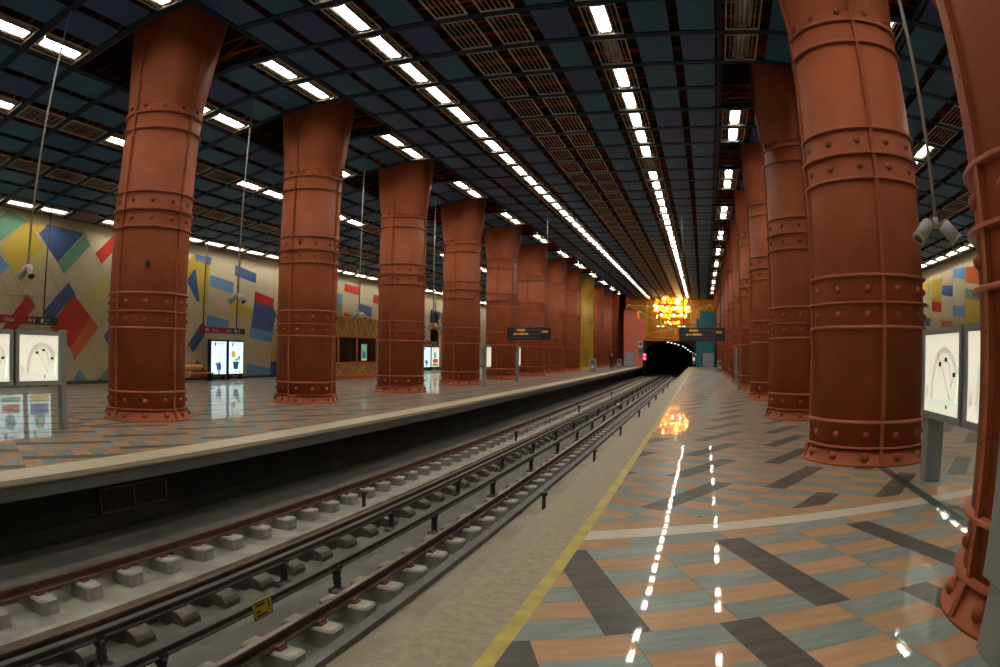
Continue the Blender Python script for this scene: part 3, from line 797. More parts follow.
map_board(t, 6.56, 7.70, .87, 1.88, 1); map_board(t, 5.36, 6.50, .87, 1.88, 1)
for y in (7.715, 5.2):
    s = MB(); s.bbox(-.15, .02, y, y + .13, 0, 1.91, .012); s.build('post', M['grey'], t)
s = MB(); s.box(-.12, -.02, 6.49, 6.57, .88, 1.87); s.build('joint_strip', M['black'], t)
t = thing('map_stand', 'grey map stand with lit map boards between the two nearest right columns', 'map stand', (3.1, 0, 0))
map_board(t, 7.25, 8.72, .84, 1.97, -1); map_board(t, 5.72, 7.17, .84, 1.97, -1)
for y in (8.46, 5.75):
    s = MB(); s.bbox(0.0, .24, y, y + .24, 0, .86, .012); s.build('post', M['grey'], t)
s = MB(); s.box(.0, .12, 7.16, 7.26, .85, 1.96); s.build('joint_strip', M['black'], t)
# grey stand cut off by the lower right corner
t = thing('information_stand', 'plain grey stand at the lower right corner, in front of the nearest column', 'information stand', (1.75, 0, 0))
s = MB(); s.bbox(-.01, .07, 2.6, 3.35, 0, .42, .01); s.build('base', M['grey'], t)
s = MB(); s.bbox(-.03, .06, 2.2, 3.435, .42, 1.9, .012); s.build('board', M['grey'], t)
# slim map stands further along, seen end on
for x, y, lab in ((-10.02, 29.9, 'slim grey stand seen end on beside the fourth column of the left row'), (-10.0, 35.5, 'slim grey stand with a bright lit edge beside the fifth left column'), (1.87, 35.6, 'slim grey stand seen end on before the right columns')):
    t = thing('information_stand', lab, 'information stand', (x, y, 0))
    bl = {29.9: .75, 35.5: .35}.get(y, .5)
    s = MB(); s.bbox(-.07, .07, 0, bl, .85, 1.95, .012); s.build('board', M['grey'], t)
    s = MB(); s.bbox(-.09, .07, -.12, 0, 0, 1.65, .012); s.build('post', M['grey'], t)
    s = MB(); s.box(.07, .075, .06, bl - .04, .95, 1.85); s.build('lit_sheet', LIT_MAP, t)
# grey call points
for x, y, w, h, lab in ((-9.5, 58, .6, 1.12, 'grey help point box beside the yellow column'), (-9.4, 76, .55, .95, 'grey help point box behind the person, before the salmon tower'), (1.75, 62, .5, 1.0, 'grey help point box far down the right platform')):
    t = thing('help_point', lab, 'help point', (x, y, 0))
    s = MB(); s.bbox(-w / 2, w / 2, -.12, .12, .04, h, .03); s.build('case', M['grey'], t)
    s = MB(); s.box(-w / 2 - .03, w / 2 + .03, -.15, .15, 0, .05); s.build('plinth', M['greydk'], t)
    s = MB(); s.tube((0, -.12, h * .72), (0, -.135, h * .72), w * .3, 18, smooth=False); s.build('speaker_disc', M['greydk'], t)
    s = MB(); s.box(-w * .2, w * .2, -.13, -.12, h * .3, h * .42); s.build('call_panel', M['white'], t)

# advertising light boxes on legs by the left wall
AD_BG = emis('ad_lightbox', (.72, .95, 1.0), 1.15 * LB); AD_BG2 = emis('ad_lightbox_warm', (.95, .95, .80), .9 * LB)
AD = {k: emis('ad_' + k, v, .6 * LB) for k, v in dict(blue=(.03, .14, .5), pot=(.03, .10, .16), green=(.08, .38, .08), yellow=(.75, .65, .15), red=(.6, .06, .06), grey=(.3, .38, .42), cyan=(.1, .5, .6)).items()}
def adbox(y0, y1, label, pics, x=-23.0, warm=False):
    t = thing('advertising_lightbox', label, 'advertising light box', (x, (y0 + y1) / 2, 0))
    w = y1 - y0; s = MB(); fr = .09
    s.bbox(-.2, 0, -w / 2, w / 2, .2, 2.05, .02); s.build('case', M['black'], t)
    for yy in (-w / 2 + .2, w / 2 - .2):
        l = MB(); l.box(-.17, -.03, yy - .05, yy + .05, 0, .22); l.build('leg', M['black'], t)
    p = MB(); p.box(0, .01, -w / 2 + fr, w / 2 - fr, .3, 1.95); sh = p.build('lit_poster', AD_BG2 if warm else AD_BG, t)
    for i_, (key, pts) in enumerate(pics):
        mb = MB(); mb.prism([(.0105, (a - .5) * (w - 2 * fr), .3 + 1.65 * c) for a, c in pts], (.002 + .0004 * i_, 0, 0)); mb.build('poster_picture', AD[key], sh)
    c = MB(); c.tube((-.1, -.12, 2.05), (-.1, -.12, 2.12), .02, 8); c.tube((-.1, .12, 2.05), (-.1, .12, 2.12), .02, 8); c.tube((-.1, -.2, 2.12), (-.1, .2, 2.12), .02, 8); c.build('handle', M['pole'], t)
    return t
def sq(a, c, w, h, sk=0): return [(a - w / 2, c - h / 2), (a + w / 2, c - h / 2), (a + w / 2 + sk, c + h / 2), (a - w / 2 + sk, c + h / 2)]
def disc(a, c, r, n=12): return [(a + r * math.cos(2 * PI * i / n), c + r * .8 * math.sin(2 * PI * i / n)) for i in range(n)]
bird = [('blue', [(.18, .90), (.28, .84), (.32, .98), (.24, .985)]), ('grey', sq(.6, .94, .4, .02)), ('grey', sq(.65, .90, .3, .015))]
PIC1 = bird + [('blue', disc(.5, .22, .17)), ('blue', [(.36, .30), (.5, .24), (.64, .40), (.52, .36)]), ('red', disc(.32, .32, .06)), ('grey', sq(.5, .08, .12, .16)), ('grey', [(.42, .38), (.44, .38), (.78, .72), (.76, .72)]), ('grey', [(.52, .38), (.54, .38), (.86, .62), (.84, .62)]), ('red', sq(.85, .52, .06, .03))]
PIC2 = bird + [('pot', [(.32, .14), (.62, .14), (.70, .38), (.26, .38)]), ('green', [(.3, .44), (.62, .48), (.74, .56), (.74, .46), (.55, .40)]), ('yellow', disc(.3, .62, .15)), ('green', disc(.7, .5, .08)), ('pot', disc(.36, .06, .04)), ('pot', disc(.55, .06, .04)), ('pot', disc(.74, .06, .04))]
PIC3 = bird + [('yellow', sq(.5, .10, .9, .18)), ('blue', sq(.5, .35, .8, .28)), ('cyan', disc(.5, .6, .25)), ('yellow', disc(.5, .65, .1))]
PIC4 = bird + [('green', sq(.5, .10, .8, .12)), ('red', sq(.5, .3, .7, .2)), ('cyan', disc(.45, .6, .22))]
adbox(25.42, 26.78, 'lit poster with a blue bird figure, left of the pair by the wall', PIC1)
adbox(26.84, 28.2, 'lit poster with a plant in a pot, right of the pair by the wall', PIC2)
adbox(14.05, 15.4, 'lit poster by the left wall behind the right half of the map stand', PIC3)
adbox(12.6, 13.98, 'lit poster by the left wall behind the left half of the map stand', PIC4)
adbox(50.6, 52.4, 'far lit pale poster by the left wall beyond the third column', PIC1, -22.4)
adbox(52.5, 54.3, 'far lit poster with dark picture beyond the third column, right of the pale one', PIC4, -22.4, True)

# bench with rolled back rest
t = thing('bench', 'wooden bench with a yellow roll back rest by the left wall', 'bench', (-22.75, 24.1, 0))
WOOD = mat('bench_wood', (.50, .25, .05), .45, var=.3, scale=4)
s = MB()
for i in range(4): s.bbox(-.22 + i * .12, -.12 + i * .12, -1.15, 1.15, .36, .41, .01)
s.build('seat', WOOD, t)
s = MB(); s.lathe([(0, -.8), (.13, -.8), (.15, -.77), (.15, .77), (.13, .8), (0, .8)], 20, caps=False)
o = s.build('back_roll', mat('roll_yellow', (.58, .27, .02), .45, var=.15), t); o.location = (-.1, -.35, .66); o.rotation_euler = (PI / 2, 0, 0)
for y in (-.95, .95):
    l = MB(); l.box(-.05, .05, y - .03, y + .03, 0, .36); l.box(-.22, .26, y - .03, y + .03, .33, .36); l.box(-.2, .2, y - .04, y + .04, 0, .03); l.build('leg', M['black'], t)
for y in (-.9, .2):
    l = MB(); l.box(-.13, -.07, y - .02, y + .02, .36, .58); l.build('roll_bracket', M['black'], t)

# ticket kiosk in the left aisle
t = thing('ticket_kiosk', 'brown and orange kiosk with yellow line pattern and dark windows behind the columns', 'kiosk', (-20.0, 32.2, 0))
KB = mat('kiosk_brown', (.26, .10, .035), .4, col2=(.46, .23, .09), scale=5); KY = mat('kiosk_yellow', (.60, .47, .04), .4); KO = mat('kiosk_orange', (.62, .13, .02), .4)
KL = 6.1
s = MB(); s.box(-3.2, -.06, 0, KL, .0, 3.6); s.build('body', KB, t)
def lines(z0, z1, n, sd, name):
    r_ = random.Random(sd); s = MB(); s.box(-.06, 0, 0, KL, z0, z1, 0)
    for i in range(n):
        y = r_.uniform(0, KL); y2 = min(KL, max(0, y + r_.uniform(-1.3, 1.3)))
        s.obox((.005, y, z0 + .03), (.005, y2, z1 - .03), .012, .045, 1)
    if z1 > 2: s.box(-.02, .02, 0, KL, z1 - .05, z1, 1)
    return s.build(name, [KB, KY], t)
lines(2.42, 3.62, 26, 4, 'header_panel'); lines(.16, .78, 13, 9, 'front_panel')
s = MB(); s.bbox(-.06, .06, 0, KL, .76, .92, .02); s.build('counter', KO, t)
s = MB(); s.bbox(-.06, .05, 0, KL, 0, .17, .02); s.build('skirting', KO, t)
GL = mat('kiosk_glass', (.02, .018, .014), .04)
ys = [0, 1.0, 3.2, 5.7]
for i in range(3):
    g = MB(); g.box(-.045, -.03, ys[i] + .06, ys[i + 1] - .04, .92, 2.42); g.build('window_pane', GL, t)
for y in ys:
    g = MB(); g.box(-.06, .02, y - .05, y + .07, .92, 2.42); g.build('mullion', KO, t)
g = MB(); g.box(-.06, .02, 0, KL, 2.38, 2.46); g.build('window_head', KO, t)
g = MB(); g.box(-.06, .03, KL - .33, KL, .16, 2.42); g.build('white_strip', M['white'], t)
g = MB(); g.box(-.03, -.025, 3.8, 4.5, 1.0, 2.0); o = g.build('poster', emis('kiosk_pane_reflection', (.25, .5, .42), .35 * LB), t)  # glowing sheet on the pane, painted reflection of a lit poster
g = MB(); g.prism([(-.025, 3.95, 1.05), (-.025, 4.35, 1.05), (-.025, 4.3, 1.5), (-.025, 4.0, 1.6)], (.003, 0, 0)); g.prism([(-.025, 3.85, 1.02), (-.025, 4.45, 1.02), (-.025, 4.45, 1.12), (-.025, 3.85, 1.12)], (.004, 0, 0), 1); g.build('poster_picture', [AD['pot'], AD['yellow']], t)  # picture within the painted window reflection

# twin cameras on long poles
def twin(parent_label, x, y, zb, proto=None):
    L = ceilz(x) - zb
    t = thing('security_camera', parent_label, 'security camera', (x, y, zb))
    s = MB(); s.tube((0, 0, .02), (0, 0, L - .005), .022, 10); s.tube((0, 0, .0), (0, 0, .12), .035, 10); s.build('pole', M['pole'], t)
    s = MB(); s.obox((-.15, 0, .05), (.15, 0, .05), .05, .035); s.build('arm', M['camgrey'], t)
    for d in (-1, 1):
        c = MB(); p = Vector((d * .10, 0, .05)); dirv = Vector((d * .17, -.05, -.20)).normalized()
        c.tube(p, p + dirv * .23, .08, 16); c.tube(p + dirv * .22, p + dirv * .25, .087, 16); c.tube(p - dirv * .03, p, .06, 16)
        o = c.build('camera_housing', M['camgrey'], t)
        c = MB(); c.tube(p + dirv * .245, p + dirv * .256, .055, 16); c.build('lens', M['black'], o)
    return t
twin('twin grey cameras on a long ceiling pole above the left map stand', -12.05, 7.33, 3.08)
twin('twin grey cameras on a long ceiling pole above the pair of lit posters', -12.1, 14.5, 3.05)
twin('twin grey cameras on a long ceiling pole in front of the kiosk', -12.25, 21.8, 2.95)
twin('twin grey cameras on a long ceiling pole beyond the third left column', -12.3, 29.0, 2.85)
twin('twin grey cameras on a ceiling pole between the two nearest right columns', 2.80, 7.29, 3.04)
# little black lamp on the first column
t = thing('spotlight', 'small black spotlight fixed to the front of the leftmost column', 'spotlight', (XL_ + .675, Y0 - .675, 3.40))
s = MB(); s.tube((-.02, .02, 0), (.07, -.07, 0), .06, 14); s.build('body', M['black'], t)
s = MB(); s.tube((.02, -.02, .05), (.05, -.05, .12), .018, 8); s.build('bracket', M['black'], t)

# station name signs hanging along the left wall
def name_sign(y0, label, L=3.6, x=-22.45, z0=2.34, z1=2.64, far=False):
    t = thing('station_sign', label, 'sign', (x, y0, 0))
    split = L * .66
    a = MB(); a.bbox(-.06, 0, 0, split, z0, z1, .008); a.build('red_panel', M['signred'], t)
    a = MB(); a.bbox(-.06, 0, split, L, z0, z1, .008); a.build('green_panel', M['signgreen'], t)
    rot = (PI / 2, 0, PI / 2)
    text_mesh('Olaias', .21, 'station_name', M['white'], t, (.003, L * .25, z0 + .085), rot)
    text_mesh('Sa\u00edda', .10, 'exit_text', M['white'], t, (.003, L * .82, z0 + .17), rot)
    text_mesh('Exit', .10, 'exit_text', M['white'], t, (.003, L * .82, z0 + .045), rot)
    g = MB(); g.prism([(.003, L * .57, z0 + .15), (.003, L * .605, z0 + .21), (.003, L * .605, z0 + .17), (.003, L * .635, z0 + .17), (.003, L * .635, z0 + .13), (.003, L * .605, z0 + .13), (.003, L * .605, z0 + .09)], (.003, 0, 0)); g.build('arrow', M['white'], t)
    g = MB(); g.box(.0, .004, L * .12, L * .19, z0 + .09, z0 + .21); g.build('pictogram', M['white'], t)
    g = MB(); g.box(.0, .004, L * .655, L * .672, z0 + .09, z0 + .21); g.build('divider_mark', M['white'], t)
    g = MB(); g.box(.0, .004, L * .755, L * .795, z0 + .07, z0 + .23); g.build('pictogram', M['white'], t)
    for yy in (L * .08, L * .80):
        p = MB(); p.tube((-.03, yy, z1 - .02), (-.03, yy, ceilz(x) + .05), .03, 8); p.build('hanger', M['polered'], t)
    return t
name_sign(11.72, 'red and green station name sign hanging above the left map stand')
name_sign(24.0, 'red and green station name sign hanging above the pair of lit posters')
name_sign(50.6, 'far station name sign hanging beyond the third left column, above far lit posters', z0=2.2, z1=2.5)

# train information displays
LED = emis('led_amber', (1.0, .45, .04), .75 * LB); LEDBG = mat('display_face', (.022, .022, .027), .35); LEDBG2 = mat('display_louvre', (.055, .055, .07), .35)
def display(x, y, z, label):
    t = thing('information_display', label, 'information display', (x, y, z)); W, Hh = 2.28, .64
    s = MB(); s.bbox(-W / 2, W / 2, -.10, .10, 0, Hh, .015); s.build('case', LEDBG, t)
    for i in range(3):
        s = MB(); s.prism([(-W / 2 + .06, -.101, .06 + i * .19), (W / 2 - .5, -.101, .06 + i * .19), (W / 2 - .5, -.115, .06 + i * .19), (-W / 2 + .06, -.115, .06 + i * .19)], (0, 0, .13)); s.build('display_row', LEDBG2, t)
    rot = (PI / 2, 0, 0)
    text_mesh('PASSES', .14, 'display_text', LED, t, (-.62, -.118, .455), rot)
    text_mesh('JA A VENDA', .14, 'display_text', LED, t, (-.78, -.118, .262), rot)
    text_mesh('10:56', .15, 'display_clock', LED, t, (.66, -.105, .38), rot)
    Lr = ZC - z
    for xx in (-W / 2 + .22, W / 2 - .22):
        p = MB(); p.tube((xx, 0, Hh - .01), (xx, 0, Lr), .02, 8); p.build('hanger', M['greydk'], t)
    p = MB(); p.tube((-W / 2 + .2, 0, Hh + .16), (W / 2 - .2, 0, Hh + .16), .02, 8); p.build('crossbar', M['greydk'], t)
    return t
display(-8.70, 33, 2.26, 'dark train display with amber text hanging over the left platform')
display(.02, 33, 2.25, 'dark train display with amber text hanging over the right platform')
# ------------------------------------------------------------------ far end: towers, amber light and tunnel
t = thing('tower', 'salmon pink tower with stepped top at the end of the left platform', 'tower', (-8.6, 84, 0))
def R3(pts, dx=0): return [(x + 8.6, 0, z) for x, z in pts]
s = MB(); s.prism(R3([(-9.84, 0), (-7.43, 0), (-7.43, 3.4), (-7.08, 5.9), (-8.12, 5.9), (-8.12, 7.03), (-9.84, 7.03)]), (0, 2.5, 0)); s.build('body', M['salmon'], t)
STEEL = mat('grey_marble_door', (.42, .42, .43), .4, col2=(.24, .24, .26), scale=2.5)
s = MB(); s.box(-1.13, .2, -.05, 0, .02, 1.7); s.build('door_panel', STEEL, t)
t = thing('tower', 'teal tower with stepped top at the end of the right platform', 'tower', (.5, 84, 0))
s = MB(); s.prism([(-1.19, 0, 0), (1.22, 0, 0), (1.22, 0, 6.9), (-.72, 0, 6.9), (-.72, 0, 5.9), (-1.19, 0, 5.9)], (0, 2.5, 0)); s.build('body', M['teal'], t)
s = MB(); s.box(-.32, 1.02, -.05, 0, .02, 1.7); s.build('door_panel', STEEL, t)
s = MB(); s.box(-7.40, -.70, 84.0, 84.35, 3.16, 3.40); o = s.build('lintel_beam', M['orange']); tag(o, 'orange beam above the tunnel mouth', 'beam')
# tunnel bending right
b = MB(); path = []
for i in range(26):
    y = 84.3 + i * 4.5; dx = .0026 * max(0, y - 92) ** 2
    path.append((dx, y))
sec = [(-7.43, -1.7), (-7.43, 1.6), (-6.9, 2.5), (-5.9, 3.05), (-4.06, 3.25), (-2.2, 3.05), (-1.2, 2.5), (-.70, 1.6), (-.70, -1.7)]
n = len(sec); o0 = len(b.v)
for dx, y in path:
    for x, z in sec: b.v.append((x + dx, y, z))
for j in range(len(path) - 1):
    for i in range(n - 1): b.f.append((j * n + i, j * n + i + 1, (j + 1) * n + i + 1, (j + 1) * n + i)); b.mi.append(0); b.sm.append(True)
m_ = (len(path) - 1) * n; b.f.append(tuple(m_ + i for i in range(n))); b.mi.append(0); b.sm.append(False)
o = b.build('wall_tunnel', M['dark']); o['kind'] = 'structure'
b = MB(); b.box(-7.43, -7.0, 84.1, 84.4, 1.5, 3.2); b.prism([(-7.43, 84.38, 3.2), (-7.43, 84.38, 1.55), (-6.9, 84.38, 2.48), (-5.9, 84.38, 3.03), (-4.06, 84.38, 3.2)], (0, .1, 0)); b.prism([(-.7, 84.38, 3.2), (-.7, 84.38, 1.55), (-1.2, 84.38, 2.48), (-2.2, 84.38, 3.03), (-4.06, 84.38, 3.2)], (0, .1, 0)); o = b.build('trim_16', M['dark']); o['kind'] = 'structure'
TL = emis('tunnel_lamp', (.75, 1.0, .80), 2.2)
tp = None
for i, (x, y, z) in enumerate([(-4.45, 88.0, 3.05), (-4.08, 90.0, 3.0), (-3.7, 92.5, 2.93), (-3.3, 95.0, 2.8), (-2.77, 99.0, 2.65), (-2.49, 103.0, 2.46), (-2.18, 107.0, 2.18), (-1.84, 111.0, 1.9), (-1.48, 115.0, 1.66), (-.99, 119.0, 1.44)]):
    lab = f'small white tunnel lamp, {ordw(i + 1)} from the tunnel mouth'
    dx = .0026 * max(0, y - 92) ** 2
    if tp is None:
        tp = thing('tunnel_light', lab, 'tunnel light', (x, y, z), group='lamps along the tunnel')
        s = MB(); s.bbox(-.12, .12, -.10, .10, -.03, .08, .02); s.build('lamp', TL, tp)
        s = MB(); s.box(-.16, .16, -.14, .14, .08, .12); s.build('tray', M['greydk'], tp)
    else: dup(tp, (min(x, dx - 2.0) if False else x, y, z), label=lab)
# signals
t = thing('signal', 'red track signal glowing at the left of the tunnel mouth', 'signal', (-7.15, 83.6, 0))
s = MB(); s.bbox(-.22, .22, 0, .2, .6, 1.75, .03); s.box(-.05, .05, .08, .16, -1.4, .6); s.build('case', M['black'], t)
for z in (1.42, .98):
    l = MB(); l.tube((0, 0, z), (0, -.06, z), .17, 16); l.build('red_light', emis('signal_red', (1.0, .03, .10), 9), t)
t = thing('signal', 'small white and red marker board right of the tunnel mouth', 'signal', (-.95, 82.5, 0))
s = MB(); s.bbox(-.2, .2, 0, .12, .35, 1.7, .02); s.box(-.05, .05, .03, .1, 0, .35); s.build('case', M['greydk'], t)
s = MB(); s.box(-.13, .13, -.02, 0, .75, 1.15); s.build('white_face', emis('marker_white', (.8, .85, .85), .5 * LB), t)
s = MB(); s.box(-.16, .16, -.02, 0, 1.2, 1.5); s.build('red_face', M['p_red'], t)
# notices on the salmon tower
s = MB(); BS = mat('blue_notice', (.08, .22, .42), .4)
for z, nm, m2 in ((1.85, 'blue round notice low on the salmon tower edge', BS), (2.75, 'pale notice high on the salmon tower edge', M['white'])):
    t = thing('notice', nm, 'notice', (-7.72, 83.99, z))
    s = MB(); s.box(-.3, .3, -.03, 0, -.38, .38); s.build('plate', M['grey'] if m2 is BS else M['white'], t)
    s = MB(); s.tube((0, -.03, .05), (0, -.045, .05), .22, 18, smooth=False); s.build('symbol', m2 if m2 is BS else M['signred'], t)
# wayfinding pole items on the lime tubular frame
t = thing('tubular_frame', 'lime green tubular railing frame over the tunnel mouth', 'railing', (0, 83.7, 0))
bars = {'post': [((-6.95, 3.45), (-6.95, 7.4)), ((-5.15, 3.45), (-5.15, 5.75)), ((-3.3, 3.45), (-3.3, 4.7)), ((-1.35, 3.45), (-1.35, 6.6)), ((-.65, 5.9), (-.65, 7.1)), ((-9.7, 7.05), (-9.25, 7.68)), ((1.6, 6.9), (1.1, 7.75))],
        'rail': [((-7.38, 3.56), (-.75, 3.56)), ((-7.1, 4.05), (-1.2, 5.0)), ((-9.25, 7.68), (-7.0, 7.45)), ((-7.0, 7.45), (-.65, 7.0)), ((-.65, 6.95), (1.1, 7.75)), ((-2.6, 6.1), (-.7, 5.95))],
        'brace': [((-9.2, 7.6), (-5.2, 5.4)), ((-5.2, 5.4), (-3.0, 4.3)), ((-9.25, 7.68), (-8.7, 7.05)), ((.3, 6.9), (1.1, 7.7))]}
for nm, l in bars.items():
    for (x0, z0), (x1, z1) in l:
        s = MB(); s.tube((x0, 0, z0), (x1, 0, z1), .05, 8); s.build(nm, M['lime'], t)
# amber glass enclosure and the glowing light sculpture in it
k = NT('amber_glass'); k.b.inputs['Base Color'].default_value = (.85, .42, .06, 1); k.b.inputs['Roughness'].default_value = .25
k.b.inputs['Transmission Weight'].default_value = .75; k.b.inputs['IOR'].default_value = 1.15; k.b.inputs['Alpha'].default_value = .35
t = thing('glass_enclosure', 'amber tinted glass enclosure around the glowing light sculpture', 'glass enclosure', (0, 85.2, 0))
for (x0, x1, z0, z1) in ((-6.85, -5.2, 3.5, 8.8), (-5.1, -3.35, 3.5, 8.8), (-3.25, -1.45, 3.5, 8.8)):
    s = MB(); s.box(x0, x1, 0, .03, z0, z1); s.build('glass_pane', k.m, t)
for x in (-6.9, -5.15, -3.3, -1.4):
    s = MB(); s.box(x - .04, x + .04, -.03, .06, 3.45, 8.85); s.build('frame_post', mat('amber_frame', (.45, .22, .03), .4), t)
s = MB(); s.box(-9.8, 1.7, 84.4, 92, 3.42, 3.5); o = s.build('floor_gallery', M['amberwall']); o['kind'] = 'structure'
t = thing('light_sculpture', 'glowing amber glass chandelier above the tunnel mouth', 'chandelier', (-3.9, 88.0, 7.1))
AM = [emis('amber_glow_a', (1.0, .70, .20), 13 * CH), emis('amber_glow_b', (1.0, .42, .03), 7 * CH), emis('amber_glow_c', (1.0, .30, .015), 3 * CH), emis('amber_glow_core', (1.0, .85, .38), 30 * CH)]
rr = random.Random(21)
tiers = [(1.55, 1.6, 8), (1.25, 2.2, 8), (.42, 2.5, 20), (.12, 2.6, 20), (-.62, 2.0, 14), (-1.45, 1.0, 7)]
for z, rad, nn in tiers:
    for i in range(nn):
        a = 2 * PI * (i + rr.random() * .5) / nn; rq = rad * rr.uniform(.75, 1.05)
        cx, cy, cz = rq * math.cos(a), rq * .6 * math.sin(a), z + rr.uniform(-.13, .13)
        s = MB(); w, h = rr.uniform(.22, .42), rr.uniform(.08, .2) if z < 1 else rr.uniform(.2, .45)
        s.bbox(-w, w, -.05, .05, -h, h, .03)
        o = s.build('glass_leaf', AM[rr.choice([0, 0, 1, 1, 2, 2, 2]) if abs(z) < 1 else rr.choice([0, 1, 1, 2, 2])], t)
        o.location = (cx, cy, cz); o.rotation_euler = (rr.uniform(-.4, .4), rr.uniform(-.5, .5), a + PI / 2)
for x, z in ((-1.2, .5), (-.6, .35), (.2, .3), (.75, .35), (1.2, .3), (2.1, .4), (-2.2, .6), (-1.3, -.55), (.3, -.6), (1.3, -.5), (-.9, 1.5)):
    s = MB(); s.lathe([(0, -.16), (.14, -.1), (.17, 0), (.14, .1), (0, .16)], 12, caps=False); o = s.build('bulb', AM[3], t); o.location = (x, -1.5, z)
s = MB(); s.tube((0, 0, -2), (0, 0, 2.06), .06, 10)
for z, rad, nn in tiers:
    for i in range(6):
        a = i * PI / 3; s.tube((0, 0, z), (rad * math.cos(a), .6 * rad * math.sin(a), z), .025, 6)
s.build('stem', bpy.data.materials['amber_frame'], t)
ds = None
for i, x in enumerate([-5.6, -5.0, -2.9, -2.3]):
    lab = f'small white lamp under the glowing chandelier, {ordw(i + 1)} from the left'
    if ds is None:
        ds = thing('downlight', lab, 'lamp', (x, 85.6, 5.05), group='small lamps under the chandelier')
        s = MB(); s.bbox(-.17, .17, -.1, .1, -.06, .06, .02); s.build('lamp', emis('small_white', (.95, 1, .8), 4), ds)
        s = MB(); s.tube((0, 0, .05), (0, 0, ZC - 5.05), .012, 6); s.build('cord', M['black'], ds)
    else: dup(ds, (x, 85.6, 5.05), label=lab)

# ------------------------------------------------------------------ person
def skin_chain(verts, edges, radii, name, m, parent, sub=1):
    me = bpy.data.meshes.new(name); me.from_pydata(verts, edges, []); o = bpy.data.objects.new(name, me); C.objects.link(o)
    md = o.modifiers.new('skin', 'SKIN'); md.use_smooth_shade = True
    for v, r in zip(me.skin_vertices[0].data, radii): v.radius = (r, r) if isinstance(r, (int, float)) else r
    me.skin_vertices[0].data[0].use_root = True
    o.modifiers.new('sub', 'SUBSURF').levels = sub; o.modifiers['sub'].render_levels = sub
    bpy.context.view_layer.update()
    me2 = bpy.data.meshes.new_from_object(o.evaluated_get(bpy.context.evaluated_depsgraph_get()))
    bpy.data.objects.remove(o); me2.name = name; me2.materials.clear(); me2.materials.append(m)
    for p_ in me2.polygons: p_.use_smooth = True
    q = bpy.data.objects.new(name, me2); C.objects.link(q); q.parent = parent; return q
t = thing('person', 'person in dark coat and trousers walking along the left platform', 'person', (-8.95, 66.2, 0), rz=.25)
SKN = mat('skin', (.42, .24, .16), .55); COAT = mat('dark_coat', (.012, .012, .014), .8); TROU = mat('dark_trousers', (.016, .016, .02), .8); HAIR = mat('dark_hair', (.012, .009, .007), .6)
Hs = .955
V = [(0, 0, .92), (0, .01, 1.12), (0, 0, 1.32), (0, 0, 1.44), (0, -.01, 1.52), (0, -.02, 1.60), (0, -.03, 1.70), (.10, 0, .88), (.11, -.10, .50), (.11, -.06, .09), (.12, -.20, .04), (-.10, 0, .88), (-.11, .10, .50), (-.10, .22, .10), (-.11, .10, .04),
     (.17, 0, 1.40), (.22, .04, 1.13), (.23, -.02, .88), (.23, -.05, .80), (-.17, 0, 1.40), (-.23, .0, 1.13), (-.24, -.10, .90), (-.24, -.13, .82)]
V = [tuple(c * Hs for c in v) for v in V]
E_ = [(0, 1), (1, 2), (2, 3), (3, 4), (4, 5), (5, 6), (0, 7), (7, 8), (8, 9), (9, 10), (0, 11), (11, 12), (12, 13), (13, 14), (3, 15), (15, 16), (16, 17), (17, 18), (3, 19), (19, 20), (20, 21), (21, 22)]
RD = [(.15, .11), (.14, .10), (.17, .11), (.12, .09), .055, (.075, .09), (.08, .095), .085, .06, .042, .04, .085, .06, .042, .04, .06, .045, .034, .028, .06, .045, .034, .028]
skin_chain(V, E_, RD, 'body', SKN, t)
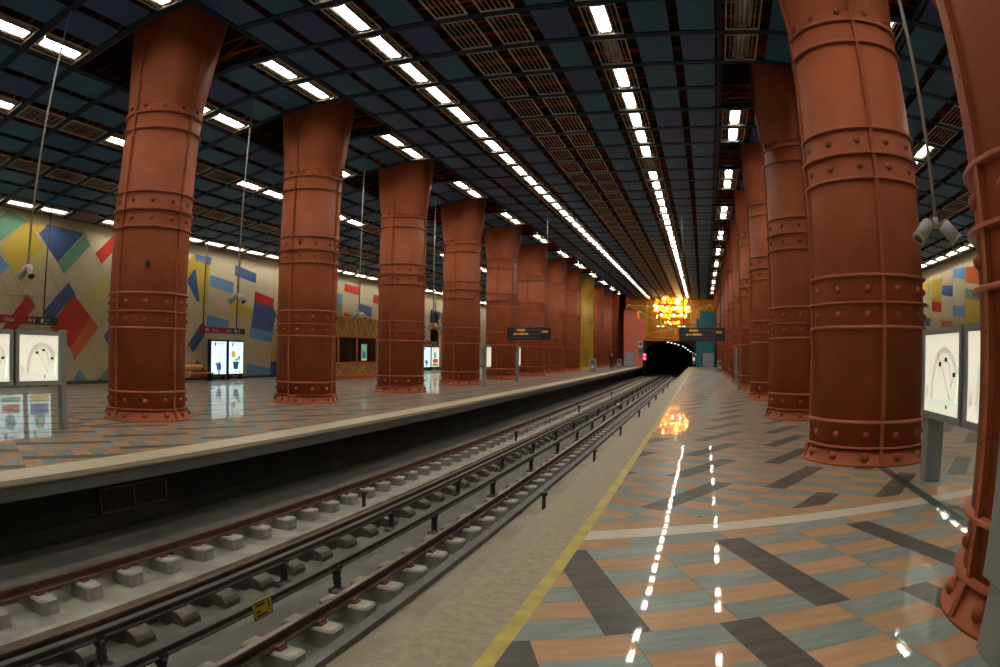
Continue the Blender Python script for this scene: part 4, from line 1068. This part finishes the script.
# face
s = MB(); s.dome((0, -.115 * 1, 1.625 * Hs), (0, -1, -.1), .018); s.build('nose', SKN, t)
CV = [(0, 0, .62), (0, 0, .78), (0, 0, .95), (0, .01, 1.12), (0, 0, 1.34), (0, 0, 1.43), (.17, 0, 1.40), (.225, .04, 1.13), (.235, -.02, .90), (-.17, 0, 1.40), (-.235, 0, 1.13), (-.245, -.10, .92)]
CV = [tuple(c * Hs for c in v) for v in CV]
skin_chain(CV, [(0, 1), (1, 2), (2, 3), (3, 4), (4, 5), (4, 6), (6, 7), (7, 8), (4, 9), (9, 10), (10, 11)], [(.21, .17), (.20, .16), (.18, .14), (.17, .13), (.19, .13), (.10, .09), .08, .066, .055, .08, .066, .055], 'coat', COAT, t)
LV = [(0, 0, .90), (.10, 0, .86), (.11, -.10, .50), (.11, -.06, .12), (-.10, 0, .86), (-.11, .10, .50), (-.10, .22, .14)]
LV = [tuple(c * Hs for c in v) for v in LV]
skin_chain(LV, [(0, 1), (1, 2), (2, 3), (0, 4), (4, 5), (5, 6)], [(.15, .12), .10, .078, .065, .10, .078, .065], 'trousers', TROU, t)
skin_chain([tuple(c * Hs for c in v) for v in ((0, .02, 1.60), (0, .0, 1.70), (0, -.02, 1.745))], [(0, 1), (1, 2)], [(.075, .085), (.09, .10), (.06, .07)], 'hair', HAIR, t)
for x, y in ((.115, -.13), (-.105, .16)):
    s = MB(); s.bbox(x - .045, x + .045, y - .15, y + .10, 0, .08, .02); s.build('shoe', COAT, t)

# ------------------------------------------------------------------ world and exposure
w = bpy.data.worlds.new('world'); SC.world = w; w.use_nodes = True
w.node_tree.nodes['Background'].inputs[0].default_value = (.004, .004, .005, 1)
w.node_tree.nodes['Background'].inputs[1].default_value = 0.0
SC.view_settings.view_transform = 'Standard'; SC.view_settings.look = 'None'
SC.view_settings.gamma = 1.0; SC.view_settings.use_curve_mapping = False
SC.view_settings.exposure = EXPO
cy = SC.cycles
cy.use_denoising = True
cy.max_bounces = 8; cy.diffuse_bounces = 4; cy.glossy_bounces = 4; cy.transmission_bounces = 4; cy.transparent_max_bounces = 6
cy.caustics_reflective = False; cy.caustics_refractive = False
cy.sample_clamp_indirect = 6
try: cy.use_light_tree = True
except Exception: pass
